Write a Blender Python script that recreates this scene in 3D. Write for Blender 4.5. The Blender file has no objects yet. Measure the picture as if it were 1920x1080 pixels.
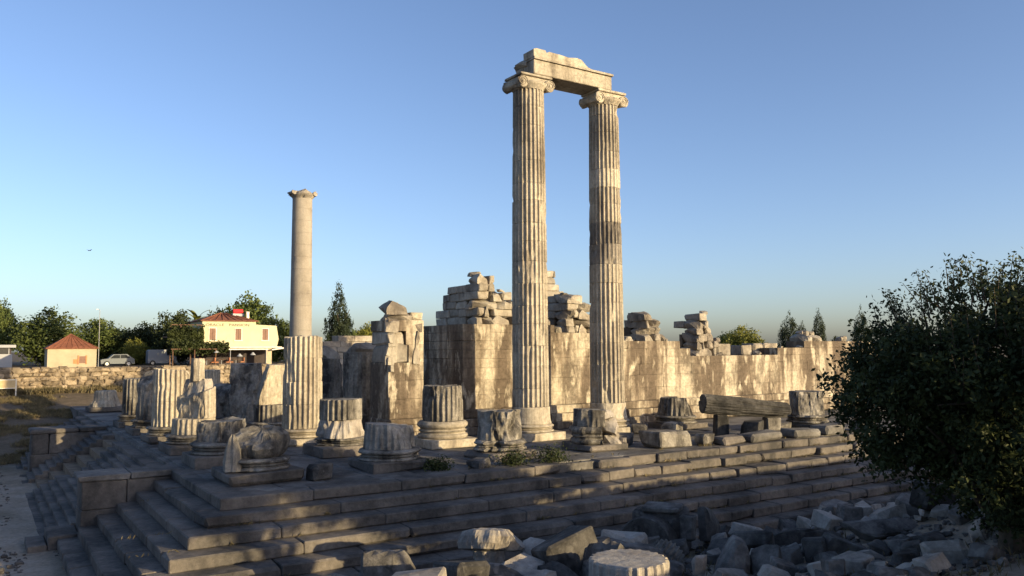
import bpy, bmesh, math, random
import numpy as np
from mathutils import Vector, Matrix, noise

# ------------------------------------------------------------------ camera, sky, sun, exposure
scene = bpy.context.scene
COL = scene.collection
R = math.radians
X_AX, Y_AX = 'along the flank, west', 'along the front, south'

CAM = Vector((-8.761, -30.560, 4.739))
YAW, PITCH, ROLL, F_PX = R(56.743), R(4.301), R(-0.335), 1523.6
cam_d = bpy.data.cameras.new('camera')
cam = bpy.data.objects.new('camera', cam_d); COL.objects.link(cam)
fw = Vector((math.cos(YAW) * math.cos(PITCH), math.sin(YAW) * math.cos(PITCH), math.sin(PITCH)))
r0 = Vector((math.sin(YAW), -math.cos(YAW), 0)); u0 = r0.cross(fw)
rt = r0 * math.cos(ROLL) + u0 * math.sin(ROLL); up = -r0 * math.sin(ROLL) + u0 * math.cos(ROLL)
cam.matrix_world = Matrix(((rt.x, up.x, -fw.x, CAM.x), (rt.y, up.y, -fw.y, CAM.y), (rt.z, up.z, -fw.z, CAM.z), (0, 0, 0, 1)))
cam_d.sensor_width = 36.0; cam_d.lens = 36.0 * F_PX / 1920.0
cam_d.clip_end = 8000; cam_d.clip_start = 0.1
scene.camera = cam

SUN_EL = R(10.3)
S_H = Vector((0.45, -0.893, 0)).normalized()
TO_SUN = Vector((S_H.x * math.cos(SUN_EL), S_H.y * math.cos(SUN_EL), math.sin(SUN_EL)))
world = bpy.data.worlds.new('World'); scene.world = world; world.use_nodes = True
wn = world.node_tree; bg = wn.nodes['Background']
sky = wn.nodes.new('ShaderNodeTexSky'); sky.sky_type = 'NISHITA'; sky.sun_disc = False
sky.sun_elevation = SUN_EL; sky.sun_rotation = math.atan2(S_H.x, S_H.y)
sky.altitude = 50; sky.air_density = 0.75; sky.dust_density = 1.6; sky.ozone_density = 1.6
tint = wn.nodes.new('ShaderNodeMix'); tint.data_type = 'RGBA'; tint.blend_type = 'MULTIPLY'; tint.inputs[0].default_value = 1.0
tint.inputs[7].default_value = (0.97, 0.965, 1.07, 1)          # white balance of the photograph
wn.links.new(sky.outputs[0], tint.inputs[6]); wn.links.new(tint.outputs[2], bg.inputs[0]); bg.inputs[1].default_value = 0.141

sun_d = bpy.data.lights.new('sun', 'SUN'); sun = bpy.data.objects.new('sun', sun_d); COL.objects.link(sun)
sun_d.energy = 4.8; sun_d.angle = R(0.55); sun_d.color = (1.0, 0.785, 0.44)
sun.rotation_euler = TO_SUN.to_track_quat('Z', 'Y').to_euler(); sun.location = (40, -60, 40)

scene.view_settings.view_transform = 'Standard'; scene.view_settings.look = 'None'
scene.view_settings.gamma = 1.0; scene.view_settings.exposure = 0.80
scene.cycles.max_bounces = 6; scene.cycles.diffuse_bounces = 3; scene.cycles.transparent_max_bounces = 8

# ------------------------------------------------------------------ materials
def new_mat(name):
    m = bpy.data.materials.new(name); m.use_nodes = True
    nt = m.node_tree; b = nt.nodes['Principled BSDF']
    b.inputs['Roughness'].default_value = 0.9
    b.inputs['Specular IOR Level'].default_value = 0.2
    return m, nt, b

def N(nt, t, **kw):
    n = nt.nodes.new(t)
    for k, v in kw.items(): setattr(n, k, v)
    return n

def noise_tex(nt, coord, scale, detail=5, rough=0.6, stretch=None, off=0.0):
    t = N(nt, 'ShaderNodeTexNoise'); t.inputs['Scale'].default_value = scale
    t.inputs['Detail'].default_value = detail; t.inputs['Roughness'].default_value = rough
    mp = N(nt, 'ShaderNodeMapping')
    mp.inputs['Location'].default_value = (off, off * 1.7, off * 0.6)
    if stretch: mp.inputs['Scale'].default_value = stretch
    nt.links.new(coord, mp.inputs[0]); nt.links.new(mp.outputs[0], t.inputs['Vector'])
    return t.outputs['Fac']

def ramp(nt, fac, stops):
    r = N(nt, 'ShaderNodeValToRGB'); cr = r.color_ramp
    while len(cr.elements) < len(stops): cr.elements.new(0.5)
    for e, (p, c) in zip(cr.elements, stops):
        e.position = p; e.color = (*c, 1) if len(c) == 3 else c
    nt.links.new(fac, r.inputs[0]); return r.outputs[0]

def mixc(nt, fac, a, b, mode='MIX'):
    m = N(nt, 'ShaderNodeMix', data_type='RGBA', blend_type=mode)
    for s, v in ((m.inputs[0], fac), (m.inputs[6], a), (m.inputs[7], b)):
        if isinstance(v, (int, float)): s.default_value = v
        elif isinstance(v, tuple): s.default_value = (*v, 1)
        else: nt.links.new(v, s)
    return m.outputs[2]

def stone(name, light, mid, dark, streak=0.3, scale=0.8, lo=0.38, hi=0.62, fine=0.35, bump=0.5, bscale=5.0, vary=0.25, spots=0.0, bdist=0.05, blotch=0.0):
    """weathered stone: pale body, vertical run-off stains, lichen, grain and pitting"""
    m, nt, b = new_mat(name)
    geo = N(nt, 'ShaderNodeNewGeometry').outputs['Position']
    stain = noise_tex(nt, geo, scale, 7, 0.62, (1, 1, streak))
    col = ramp(nt, stain, [(lo, light), ((lo + hi) / 2, mid), (hi, dark)])
    if blotch:
        bl = noise_tex(nt, geo, 0.55, 6, 0.68, (1, 1, .55), 7.7)
        kb = ramp(nt, bl, [(.47, (0, 0, 0)), (.60, (blotch,) * 3)])
        col = mixc(nt, kb, col, tuple(c * .8 for c in dark))
        b2 = noise_tex(nt, geo, 1.3, 5, 0.6, (1, 1, .35), 2.2)
        kc = ramp(nt, b2, [(.55, (0, 0, 0)), (.62, (blotch,) * 3)])
        col = mixc(nt, kc, col, tuple(min(1, c * 1.12) for c in light))
    grain = noise_tex(nt, geo, bscale, 6, 0.7, None, 3.1)
    g = ramp(nt, grain, [(0.25, (1 - fine,) * 3), (0.7, (1 + fine * 0.35,) * 3)])
    col = mixc(nt, 1.0, col, g, 'MULTIPLY')
    if spots:
        sp = noise_tex(nt, geo, 3.2, 4, 0.55, None, 9.0)
        k = ramp(nt, sp, [(0.56, (0, 0, 0)), (0.66, (1, 1, 1))])
        kk = N(nt, 'ShaderNodeMath', operation='MULTIPLY'); kk.inputs[1].default_value = spots
        nt.links.new(k, kk.inputs[0])
        col = mixc(nt, kk.outputs[0], col, tuple(min(1, c * 1.5) for c in light))
    oi = N(nt, 'ShaderNodeObjectInfo').outputs['Random']
    v = N(nt, 'ShaderNodeMapRange'); v.inputs[3].default_value = 1 - vary; v.inputs[4].default_value = 1 + vary * 0.6
    nt.links.new(oi, v.inputs[0])
    col = mixc(nt, 1.0, col, v.outputs[0], 'MULTIPLY')
    nt.links.new(col, b.inputs['Base Color'])
    bp = N(nt, 'ShaderNodeBump'); bp.inputs['Strength'].default_value = bump; bp.inputs['Distance'].default_value = bdist
    nt.links.new(grain, bp.inputs['Height']); nt.links.new(bp.outputs[0], b.inputs['Normal'])
    return m

def plain(name, c, rough=0.7, metal=0.0, var=0.15, scale=3.0, spec=0.3, bump=0.0):
    m, nt, b = new_mat(name)
    tc = N(nt, 'ShaderNodeNewGeometry').outputs['Position']
    f = noise_tex(nt, tc, scale, 5, 0.6)
    col = ramp(nt, f, [(0.3, tuple(x * (1 - var) for x in c)), (0.7, tuple(min(1, x * (1 + var)) for x in c))])
    nt.links.new(col, b.inputs['Base Color'])
    b.inputs['Roughness'].default_value = rough; b.inputs['Metallic'].default_value = metal
    b.inputs['Specular IOR Level'].default_value = spec
    if bump:
        bp = N(nt, 'ShaderNodeBump'); bp.inputs['Strength'].default_value = bump; bp.inputs['Distance'].default_value = 0.05
        nt.links.new(f, bp.inputs['Height']); nt.links.new(bp.outputs[0], b.inputs['Normal'])
    return m

def leafmat(name, a, c, trans=0.25):
    m, nt, b = new_mat(name)
    geo = N(nt, 'ShaderNodeNewGeometry')
    f = noise_tex(nt, geo.outputs['Position'], 1.1, 3, 0.6)
    col = ramp(nt, f, [(0.35, a), (0.68, c)])
    oi = N(nt, 'ShaderNodeObjectInfo').outputs['Random']
    v = N(nt, 'ShaderNodeMapRange'); v.inputs[3].default_value = 0.8; v.inputs[4].default_value = 1.2
    nt.links.new(oi, v.inputs[0]); col = mixc(nt, 1.0, col, v.outputs[0], 'MULTIPLY')
    nt.links.new(col, b.inputs['Base Color']); b.inputs['Roughness'].default_value = 0.6
    tr = N(nt, 'ShaderNodeBsdfTranslucent'); nt.links.new(col, tr.inputs['Color'])
    mx = N(nt, 'ShaderNodeMixShader'); mx.inputs[0].default_value = trans
    out = nt.nodes['Material Output']
    nt.links.new(b.outputs[0], mx.inputs[1]); nt.links.new(tr.outputs[0], mx.inputs[2]); nt.links.new(mx.outputs[0], out.inputs[0])
    return m

M = {}
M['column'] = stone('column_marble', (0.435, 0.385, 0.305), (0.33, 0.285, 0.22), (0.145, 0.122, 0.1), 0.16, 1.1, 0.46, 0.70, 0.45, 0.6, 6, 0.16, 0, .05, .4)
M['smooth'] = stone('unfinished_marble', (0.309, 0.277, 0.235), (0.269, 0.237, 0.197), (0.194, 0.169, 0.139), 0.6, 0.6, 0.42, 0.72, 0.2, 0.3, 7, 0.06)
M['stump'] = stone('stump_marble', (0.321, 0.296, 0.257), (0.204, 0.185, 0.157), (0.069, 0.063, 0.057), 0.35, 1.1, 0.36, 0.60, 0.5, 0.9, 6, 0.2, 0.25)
M['wall'] = stone('naos_wall_marble', (0.44, 0.385, 0.295), (0.235, 0.19, 0.14), (0.12, 0.093, 0.069), 0.15, 0.7, 0.40, 0.55, 0.5, 0.6, 5, 0.09, 0, .05, .8)
M['core'] = stone('wall_core_stone', (0.354, 0.319, 0.265), (0.274, 0.237, 0.192), (0.135, 0.117, 0.100), 0.6, 0.8, 0.42, 0.66, 0.4, 0.8, 4, 0.25)
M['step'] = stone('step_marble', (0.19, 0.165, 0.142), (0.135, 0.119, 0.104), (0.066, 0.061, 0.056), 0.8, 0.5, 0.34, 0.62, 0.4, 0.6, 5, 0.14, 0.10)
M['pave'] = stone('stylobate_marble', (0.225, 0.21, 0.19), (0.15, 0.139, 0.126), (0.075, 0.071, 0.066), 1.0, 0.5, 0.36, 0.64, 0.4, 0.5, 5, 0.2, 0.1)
M['rubble'] = stone('rubble_marble', (0.209, 0.194, 0.176), (0.127, 0.117, 0.107), (0.054, 0.051, 0.048), 0.9, 0.9, 0.36, 0.64, 0.5, 0.9, 4, 0.4, 0.3)
M['pale'] = stone('pale_marble', (0.410, 0.370, 0.321), (0.330, 0.290, 0.246), (0.188, 0.163, 0.143), 0.8, 1.0, 0.42, 0.7, 0.4, 0.8, 5, 0.1)
M['field'] = stone('field_stone', (0.368, 0.296, 0.208), (0.272, 0.212, 0.144), (0.128, 0.104, 0.080), 1.0, 1.2, 0.4, 0.68, 0.4, 0.8, 4, 0.4)
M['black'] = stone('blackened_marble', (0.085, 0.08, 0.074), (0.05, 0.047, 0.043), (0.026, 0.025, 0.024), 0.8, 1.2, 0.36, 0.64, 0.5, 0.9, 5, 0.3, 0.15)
M['band'] = stone('grey_patched_marble', (0.28, 0.25, 0.21), (0.21, 0.185, 0.155), (0.12, 0.105, 0.09), 0.4, 1.2, 0.40, 0.66, 0.4, 0.6, 6, 0.1)
M['mortar'] = plain('earth_mortar', (0.2, 0.155, 0.11), 0.95, 0, 0.3, 2.0, 0.1, 0.5)
M['tile'] = plain('red_roof_tile', (0.19, 0.075, 0.045), 0.85, 0, 0.25, 2.5, 0.2, 0.3)
M['plaster'] = plain('cream_plaster', (0.47, 0.435, 0.29), 0.85, 0, 0.08, 0.8, 0.2, 0.1)
M['hutwall'] = plain('sandy_plaster', (0.40, 0.335, 0.235), 0.9, 0, 0.14, 0.9, 0.2, 0.2)
M['trim'] = plain('pale_trim', (0.72, 0.66, 0.55), 0.8)
M['shutter'] = plain('brown_shutter', (0.19, 0.11, 0.08), 0.7)
M['white'] = plain('shade_dimmed_white', (0.30, 0.31, 0.33), 0.5, 0, 0.05)  # white darkened to stand in for the shade of the trees
M['carpaint'] = plain('shade_dimmed_car_white', (0.12, 0.135, 0.15), 0.3, 0, 0.02, 1, 0.5)  # white car; tree shade is put into its paint colour
M['glass'] = plain('dark_glass', (0.02, 0.025, 0.03), 0.1, 0, 0.1, 1, 0.6)
M['rubber'] = plain('black_rubber', (0.02, 0.02, 0.02), 0.8)
M['metal'] = plain('grey_metal', (0.35, 0.35, 0.36), 0.45, 0.8, 0.1)
M['wood'] = plain('brown_wood', (0.11, 0.06, 0.035), 0.75, 0, 0.3)
M['canvas'] = plain('dark_awning_and_shade', (0.05, 0.04, 0.04), 0.9)  # awning cloth; on the ground-floor wall it paints in shade
M['red'] = plain('red_cloth', (0.55, 0.03, 0.035), 0.8)
M['orange'] = plain('orange_cushion', (0.5, 0.2, 0.09), 0.8)
M['letter'] = plain('dark_lettering', (0.12, 0.10, 0.07), 0.8)
M['board'] = plain('tan_board', (0.5, 0.38, 0.2), 0.7)
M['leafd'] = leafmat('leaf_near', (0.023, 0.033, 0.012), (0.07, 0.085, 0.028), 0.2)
M['leafg'] = leafmat('leaf_round_tree', (0.045, 0.065, 0.018), (0.12, 0.145, 0.04), 0.2)
M['leafy'] = leafmat('leaf_yellow_green', (0.12, 0.13, 0.025), (0.24, 0.23, 0.05), 0.25)
M['leafc'] = leafmat('leaf_conifer', (0.018, 0.03, 0.016), (0.05, 0.065, 0.03), 0.1)
M['leafb'] = leafmat('leaf_brownish', (0.11, 0.085, 0.035), (0.2, 0.15, 0.06), 0.2)
M['weed'] = leafmat('dry_weed', (0.10, 0.085, 0.045), (0.24, 0.19, 0.10), 0.2)
M['bark'] = plain('bark', (0.09, 0.07, 0.05), 0.95, 0, 0.35, 6, 0.1, 0.6)

def ground_mat():
    m, nt, b = new_mat('dry_earth')
    geo = N(nt, 'ShaderNodeNewGeometry').outputs['Position']
    f1 = noise_tex(nt, geo, 0.22, 7, 0.65)
    c = ramp(nt, f1, [(0.32, (0.40, 0.35, 0.29)), (0.5, (0.30, 0.25, 0.19)), (0.68, (0.17, 0.14, 0.09))])
    sep = N(nt, 'ShaderNodeSeparateXYZ'); nt.links.new(geo, sep.inputs[0])
    mr = N(nt, 'ShaderNodeMapRange'); mr.inputs[1].default_value = 27; mr.inputs[2].default_value = 38; nt.links.new(sep.outputs[1], mr.inputs[0])
    f3 = noise_tex(nt, geo, 0.9, 6, 0.65, None, 8)
    soil = ramp(nt, f3, [(0.35, (0.19, 0.145, 0.10)), (0.65, (0.10, 0.08, 0.05))])
    c = mixc(nt, mr.outputs[0], c, soil)
    f2 = noise_tex(nt, geo, 6, 8, 0.75, None, 5)
    g = ramp(nt, f2, [(0.3, (0.6,) * 3), (0.7, (1.2,) * 3)])
    c = mixc(nt, 1.0, c, g, 'MULTIPLY'); nt.links.new(c, b.inputs['Base Color'])
    bp = N(nt, 'ShaderNodeBump'); bp.inputs['Strength'].default_value = 0.8; bp.inputs['Distance'].default_value = 0.08
    nt.links.new(f2, bp.inputs['Height']); nt.links.new(bp.outputs[0], b.inputs['Normal'])
    return m
M['earth'] = ground_mat()

# ------------------------------------------------------------------ helpers
RND = random.Random(7)
def ob(name, me, mat=None, parent=None, loc=(0, 0, 0), rot=(0, 0, 0), scl=None):
    o = bpy.data.objects.new(name, me); COL.objects.link(o)
    if mat is not None and me is not None and not me.materials: me.materials.append(M[mat] if isinstance(mat, str) else mat)
    o.location = loc; o.rotation_euler = rot
    if scl: o.scale = scl
    if parent: o.parent = parent
    return o
def tag(o, label, cat, group=None):
    o['label'] = label; o['category'] = cat
    if group: o['group'] = group
    return o
def thing(name, label, cat, loc=(0, 0, 0), rz=0.0, group=None, rot=None):
    o = bpy.data.objects.new(name, None); COL.objects.link(o); o.empty_display_size = 0.2
    o.location = loc; o.rotation_euler = rot if rot else (0, 0, rz); o['kind'] = 'thing'
    return tag(o, label, cat, group)
def mesh(name, v, f, smooth=False):
    me = bpy.data.meshes.new(name); me.from_pydata([tuple(p) for p in v], [], f); me.update()
    if smooth: me.polygons.foreach_set('use_smooth', [True] * len(me.polygons))
    return me
def nz(x, y, z): return noise.noise(Vector((x, y, z)))

CB_F = None
def chamfer_box(w, d, h, c=0.03, j=0.015, chip=0.12, rnd=RND, at=(0, 0, 0)):
    """box centred in x and y, base at z=0, chamfered edges, uneven, now and then a broken corner; 24 vertices"""
    v, idx = [], {}
    hx, hy, hz = w / 2, d / 2, h / 2; c = min(c, hx * .45, hy * .45, hz * .45)
    for sx in (-1, 1):
        for sy in (-1, 1):
            for sz in (-1, 1):
                o = [rnd.uniform(-j, j) for _ in range(3)]
                cc = c * rnd.uniform(0.6, 1.6)
                if rnd.random() < chip: cc = min(min(hx, hy, hz) * 0.6, c * rnd.uniform(2, 4.5))
                for a in range(3):
                    p = [sx * hx, sy * hy, sz * hz]
                    for q in range(3):
                        if q != a: p[q] -= (sx, sy, sz)[q] * cc
                        p[q] += o[q]
                    idx[(sx, sy, sz, a)] = len(v); v.append((p[0] + at[0], p[1] + at[1], p[2] + hz + at[2]))
    F_ = []
    for a in range(3):
        b, e = (a + 1) % 3, (a + 2) % 3
        for s in (-1, 1):
            q = []
            for t, u in ((-1, -1), (1, -1), (1, 1), (-1, 1)):
                k = [0, 0, 0]; k[a] = s; k[b] = t; k[e] = u; q.append(idx[(*k, a)])
            F_.append(q if s > 0 else q[::-1])
        for t in (-1, 1):
            for u in (-1, 1):
                k1 = [0, 0, 0]; k1[b] = t; k1[e] = u; k2 = list(k1); k1[a] = -1; k2[a] = 1
                q = [idx[(*k1, b)], idx[(*k2, b)], idx[(*k2, e)], idx[(*k1, e)]]
                F_.append(q if t * u < 0 else q[::-1])
    for sx in (-1, 1):
        for sy in (-1, 1):
            for sz in (-1, 1):
                q = [idx[(sx, sy, sz, a)] for a in range(3)]
                F_.append(q if sx * sy * sz > 0 else q[::-1])
    return v, F_
def block(name, w, d, h, mat, parent=None, loc=(0, 0, 0), rz=0.0, c=0.03, j=0.015, chip=0.12, tilt=0.0, rnd=RND):
    v, f = chamfer_box(w, d, h, c, j, chip, rnd)
    return ob(name, mesh(name, v, f), mat, parent, loc, (rnd.uniform(-tilt, tilt), rnd.uniform(-tilt, tilt), rz))
def join(parts):
    V, F_ = [], []
    for v, f in parts:
        n = len(V); V += list(v); F_ += [[i + n for i in q] for q in f]
    return V, F_
def box(x0, x1, y0, y1, z0, z1):
    v = [(x, y, z) for x in (x0, x1) for y in (y0, y1) for z in (z0, z1)]
    return v, [[0, 1, 3, 2], [4, 6, 7, 5], [0, 4, 5, 1], [2, 3, 7, 6], [0, 2, 6, 4], [1, 5, 7, 3]]
def tube(p0, p1, ra, rb=None, n=8):
    p0, p1 = Vector(p0), Vector(p1); rb = ra if rb is None else rb
    q = (p1 - p0).to_track_quat('Z', 'Y'); v, f = [], []
    for p, r in ((p0, ra), (p1, rb)):
        for i in range(n):
            a = 2 * math.pi * i / n; v.append(tuple(p + q @ Vector((r * math.cos(a), r * math.sin(a), 0))))
    for i in range(n): f.append([i, (i + 1) % n, n + (i + 1) % n, n + i])
    f.append(list(range(n))[::-1]); f.append(list(range(n, 2 * n)))
    return v, f

FL = [(0.0, 0.0), (0.16, 0.0), (0.34, 0.8), (0.58, 1.0), (0.82, 0.8)]
def revolve(name, rings, mat, parent=None, fl=0.0, seg=48, seed=0, dmg=0.0, thr=0.1, planes=(), amp=0.0, top=None, loc=(0, 0, 0), rot=(0, 0, 0), nfl=24, freq=1.3, smooth=False):
    """turned stone: rings (r, z[, flute factor]); flutes, chips and broken planes cut into it"""
    if fl: th = [((i + t) * 2 * math.pi / nfl, d) for i in range(nfl) for t, d in FL]
    else: th = [(2 * math.pi * i / seg, 0) for i in range(seg)]
    n = len(th); v, f = [], []
    def place(x, y, z):
        for (a, b, c, dd) in planes:
            s = a * x + b * y + c * z - dd
            if s > 0:
                s -= 0.10 * nz(x * 2.3 + seed, y * 2.3, z * 2.3) + 0.05 * nz(x * 6, y * 6 + seed, z * 6); s = max(s, 0)
                x -= a * s; y -= b * s; z -= c * s
        return (x, y, z)
    zt = rings[-1][1]
    for rg in rings:
        r, z = rg[0], rg[1]; ff = rg[2] if len(rg) > 2 else 1.0
        for t, d in th:
            ct, st = math.cos(t), math.sin(t)
            rr = r - fl * ff * d
            if dmg:
                k = nz(ct * freq + seed * 3.7, st * freq + seed, z * 0.9) + 0.4 * nz(ct * 3.1 * freq, st * 3.1 * freq + seed * 2, z * 2.6)
                rr = min(rr, r - max(0, k - thr) * dmg)
            if amp: rr += amp * (nz(ct * 1.6 + seed * 5, st * 1.6, z * 1.5) + 0.5 * nz(ct * 4 + seed, st * 4, z * 4))
            x, y, zz = rr * ct, rr * st, z
            if top and z > rings[0][1]:
                zz = rings[0][1] + (z - rings[0][1]) * (top(x, y) - rings[0][1]) / (zt - rings[0][1])
            v.append(place(x, y, zz))
    m = len(rings)
    for i in range(m - 1):
        for k in range(n):
            k2 = (k + 1) % n; f.append([i * n + k, i * n + k2, (i + 1) * n + k2, (i + 1) * n + k])
    for base, rev in ((0, True), ((m - 1) * n, False)):     # caps, with one inner ring so they can be uneven
        cx = sum(v[base + k][0] for k in range(n)) / n; cy = sum(v[base + k][1] for k in range(n)) / n
        ci = len(v); inner = []
        zc = sum(v[base + k][2] for k in range(n)) / n
        for k in range(n):
            p = v[base + k]; q = (cx + (p[0] - cx) * 0.6, cy + (p[1] - cy) * 0.6)
            if fl and not planes and not dmg > .3: a_ = th[k][0]; q = (rings[0 if rev else -1][0] * .78 * math.cos(a_), rings[0 if rev else -1][0] * .78 * math.sin(a_))
            zq = (top(*q) if (top and not rev) else p[2] * .6 + zc * .4) + (0 if rev else 0.025 * nz(q[0] * 3 + seed, q[1] * 3, 0))
            v.append(place(q[0], q[1], zq)); inner.append(len(v) - 1)
        v.append(place(cx, cy, top(cx, cy) if (top and not rev) else zc)); c0 = len(v) - 1
        for k in range(n):
            k2 = (k + 1) % n
            a = [base + k, base + k2, inner[k2], inner[k]]; t3 = [inner[k], inner[k2], c0]
            f.append(a[::-1] if rev else a); f.append(t3[::-1] if rev else t3)
    return ob(name, mesh(name, v, f, smooth), mat, parent, loc, rot)
def shaft_rings(r0, r1, z0, z1, step=0.35, ch=0.02):
    k = max(2, int((z1 - z0) / step)); out = [(r0 - ch, z0)]
    for i in range(k + 1):
        t = i / k; out.append((r0 + (r1 - r0) * t, z0 + ch + (z1 - z0 - 2 * ch) * t))
    out.append((r1 - ch, z1)); return out

# rock shapes shared by all rubble
def rock_mesh(seed, cuts=5, rough=0.07, elong=(1, 1, 1)):
    rnd = random.Random(seed); bm = bmesh.new(); bmesh.ops.create_cube(bm, size=2.0)
    bmesh.ops.subdivide_edges(bm, edges=bm.edges[:], cuts=3, use_grid_fill=True)
    pl = []
    for _ in range(cuts):
        n = Vector((rnd.uniform(-1, 1), rnd.uniform(-1, 1), rnd.uniform(-0.4, 1))).normalized(); pl.append((n, rnd.uniform(0.6, 0.98)))
    for vt in bm.verts:
        p = vt.co.copy()
        L = max(abs(p.x), abs(p.y), abs(p.z)); q = p.normalized() * L * 1.18
        p = p.lerp(q, 0.10)
        for n, d in pl:
            s = p.dot(n) - d
            if s > 0: p -= n * s
        p += rough * Vector((nz(p.x * 1.7 + seed, p.y * 1.7, p.z * 1.7), nz(p.x * 1.7, p.y * 1.7 + seed, p.z * 1.7), nz(p.x * 1.7, p.y * 1.7, p.z * 1.7 + seed)))
        p += rough * .5 * Vector((nz(p.x * 4 + seed, p.y * 4, p.z * 4), nz(p.x * 4, p.y * 4 + seed, p.z * 4), nz(p.x * 4, p.y * 4, p.z * 4 + seed)))
        vt.co = Vector((p.x * elong[0], p.y * elong[1], p.z * elong[2])) * 0.5
    me = bpy.data.meshes.new('rock'); bm.to_mesh(me); bm.free(); return me
ROCKS = {m: [rock_mesh(i + 20 * k, 5 + i % 5, .05) for i in range(9)] for k, m in enumerate(('rubble', 'pale', 'field', 'core'))}
for k, l in ROCKS.items():
    for me in l: me.materials.append(M[k])
def rock(name, mat, loc, size, rz=0.0, tilt=0.15, parent=None, rnd=RND, k=None):
    me = ROCKS[mat][rnd.randrange(9) if k is None else k]
    return ob(name, me, None, parent, loc, (rnd.uniform(-tilt, tilt), rnd.uniform(-tilt, tilt), rz), size)

# leaf clouds
def quads(name, Q):
    Q = np.asarray(Q, dtype=np.float32); n = len(Q)
    me = bpy.data.meshes.new(name); me.vertices.add(n * 4); me.vertices.foreach_set('co', Q.reshape(-1))
    me.loops.add(n * 4); me.loops.foreach_set('vertex_index', np.arange(n * 4, dtype=np.int32))
    me.polygons.add(n); me.polygons.foreach_set('loop_start', np.arange(0, n * 4, 4, dtype=np.int32))
    me.polygons.foreach_set('loop_total', np.full(n, 4, dtype=np.int32)); me.update(calc_edges=True); me.validate(); return me
def leaves(P, size, aspect, rs, up_bias=0.0, dirs=None):
    n = len(P); d = rs.normal(size=(n, 3))
    if dirs is not None: d = dirs + 0.6 * d
    d[:, 2] += up_bias; d /= np.linalg.norm(d, axis=1)[:, None] + 1e-9
    e = np.cross(d, rs.normal(size=(n, 3))); e /= np.linalg.norm(e, axis=1)[:, None] + 1e-9
    s = size * rs.uniform(0.6, 1.35, size=(n, 1)); a = d * s * 0.5; b = e * s * aspect * 0.5
    return np.stack([P - a, P + b * 1.0 - a * 0.1, P + a, P - b - a * 0.1], axis=1)

# ------------------------------------------------------------------ ground
def lerp_pts(x, pts):
    if x <= pts[0][0]: return pts[0][1]
    for (a, b), (c, d) in zip(pts, pts[1:]):
        if x <= c: return b + (d - b) * (x - a) / (c - a)
    return pts[-1][1]
def sstep(a, b, x):
    t = min(1, max(0, (x - a) / (b - a))); return t * t * (3 - 2 * t)
NB = [(-60, 3.3), (-29.5, 3.1), (-25, 1.35), (-20, -0.4), (-16, -1.2), (-13, -1.5), (-11.2, -1.85), (-10.2, -2.3), (-9.3, -2.62)]
NB2 = [(-60, 2.9), (-26, 2.8), (-21, 2.35), (-18.5, 1.5), (-16, -0.6), (-13, -1.5), (-11.2, -1.85), (-10.2, -2.3), (-9.3, -2.62)]  # unseen right part of the bank, crest shaped to shade the lower steps
def terrain(x, y):
    z = -2.62
    if y < -9:
        k = sstep(13.5, 19, x); z = lerp_pts(y, NB) * (1 - k) + lerp_pts(y, NB2) * k
        if y < -20: z -= 0.9 * sstep(0, 5, x) * (1 - sstep(12, 15, x)) * sstep(-20, -25, y)  # unseen crest lowered here so sun reaches the foreground drum
    if y > 34: z = max(z, lerp_pts(y, [(34, -2.62), (46, -1.2), (57, 0.5), (61, 1.0), (61.4, 1.0), (62.2, 3.0), (70, 3.05), (90, 3.2)]))
    z = max(z, lerp_pts(x, [(-60, 3.2), (-44, 3.0), (-27, -2.62)]))
    z = max(z, lerp_pts(x, [(64, -2.62), (74, 3.2)]))
    f = 0.10 if z > -2.5 else 0.035
    if z > 2.9: f = 0.03
    return z + f * (nz(x * .5, y * .5, 0) + .5 * nz(x * 1.3, y * 1.3, 4))
gx = [-4000, -1200, -400, -180, -100, -70] + [-55 + 1.25 * i for i in range(154)] + [145, 170, 250, 500, 1300, 4000]
gy = [-4000, -1200, -400, -180, -100, -65] + [-50 + 1.25 * i for i in range(118)] + [61.0 + 38, 120, 170, 300, 700, 1600, 5000]
gy = sorted(set(gy + [61.4, 61.9, 62.3]))
gv = [(x, y, terrain(x, y)) for y in gy for x in gx]; nx_ = len(gx)
gf = [[j * nx_ + i, j * nx_ + i + 1, (j + 1) * nx_ + i + 1, (j + 1) * nx_ + i] for j in range(len(gy) - 1) for i in range(nx_ - 1)]
g = ob('ground', mesh('ground', gv, gf, True), 'earth'); g['kind'] = 'structure'; g['label'] = 'dry brown earth around the temple ruin'

# ------------------------------------------------------------------ temple platform: steps, paving, front stairs
H, TN, TE = 0.37, 0.85, 0.66   # rise, and tread on the north and east side
EX, NY = -2.1, -3.3          # east and north edge of the top step
SP = 5.3                     # column spacing
plat = thing('temple_platform', 'dark weathered marble stepped platform of the ruined temple', 'platform')
ob('core', mesh('core', *box(EX + .3, 66, NY + .3, 51, -3.1, -.06)), 'pave', plat)
rs_ = random.Random(3)
n_step = 0
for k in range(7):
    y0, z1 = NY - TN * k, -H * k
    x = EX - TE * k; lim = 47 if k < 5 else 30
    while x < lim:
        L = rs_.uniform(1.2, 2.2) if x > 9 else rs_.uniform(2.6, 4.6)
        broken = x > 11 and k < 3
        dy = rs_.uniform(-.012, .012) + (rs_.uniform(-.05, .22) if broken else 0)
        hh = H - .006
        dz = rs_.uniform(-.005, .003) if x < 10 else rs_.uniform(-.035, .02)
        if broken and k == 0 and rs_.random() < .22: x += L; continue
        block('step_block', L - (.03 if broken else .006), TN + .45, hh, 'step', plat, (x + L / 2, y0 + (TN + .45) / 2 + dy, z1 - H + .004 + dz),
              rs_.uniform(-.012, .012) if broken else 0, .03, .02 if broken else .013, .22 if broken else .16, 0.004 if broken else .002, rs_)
        x += L
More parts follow.
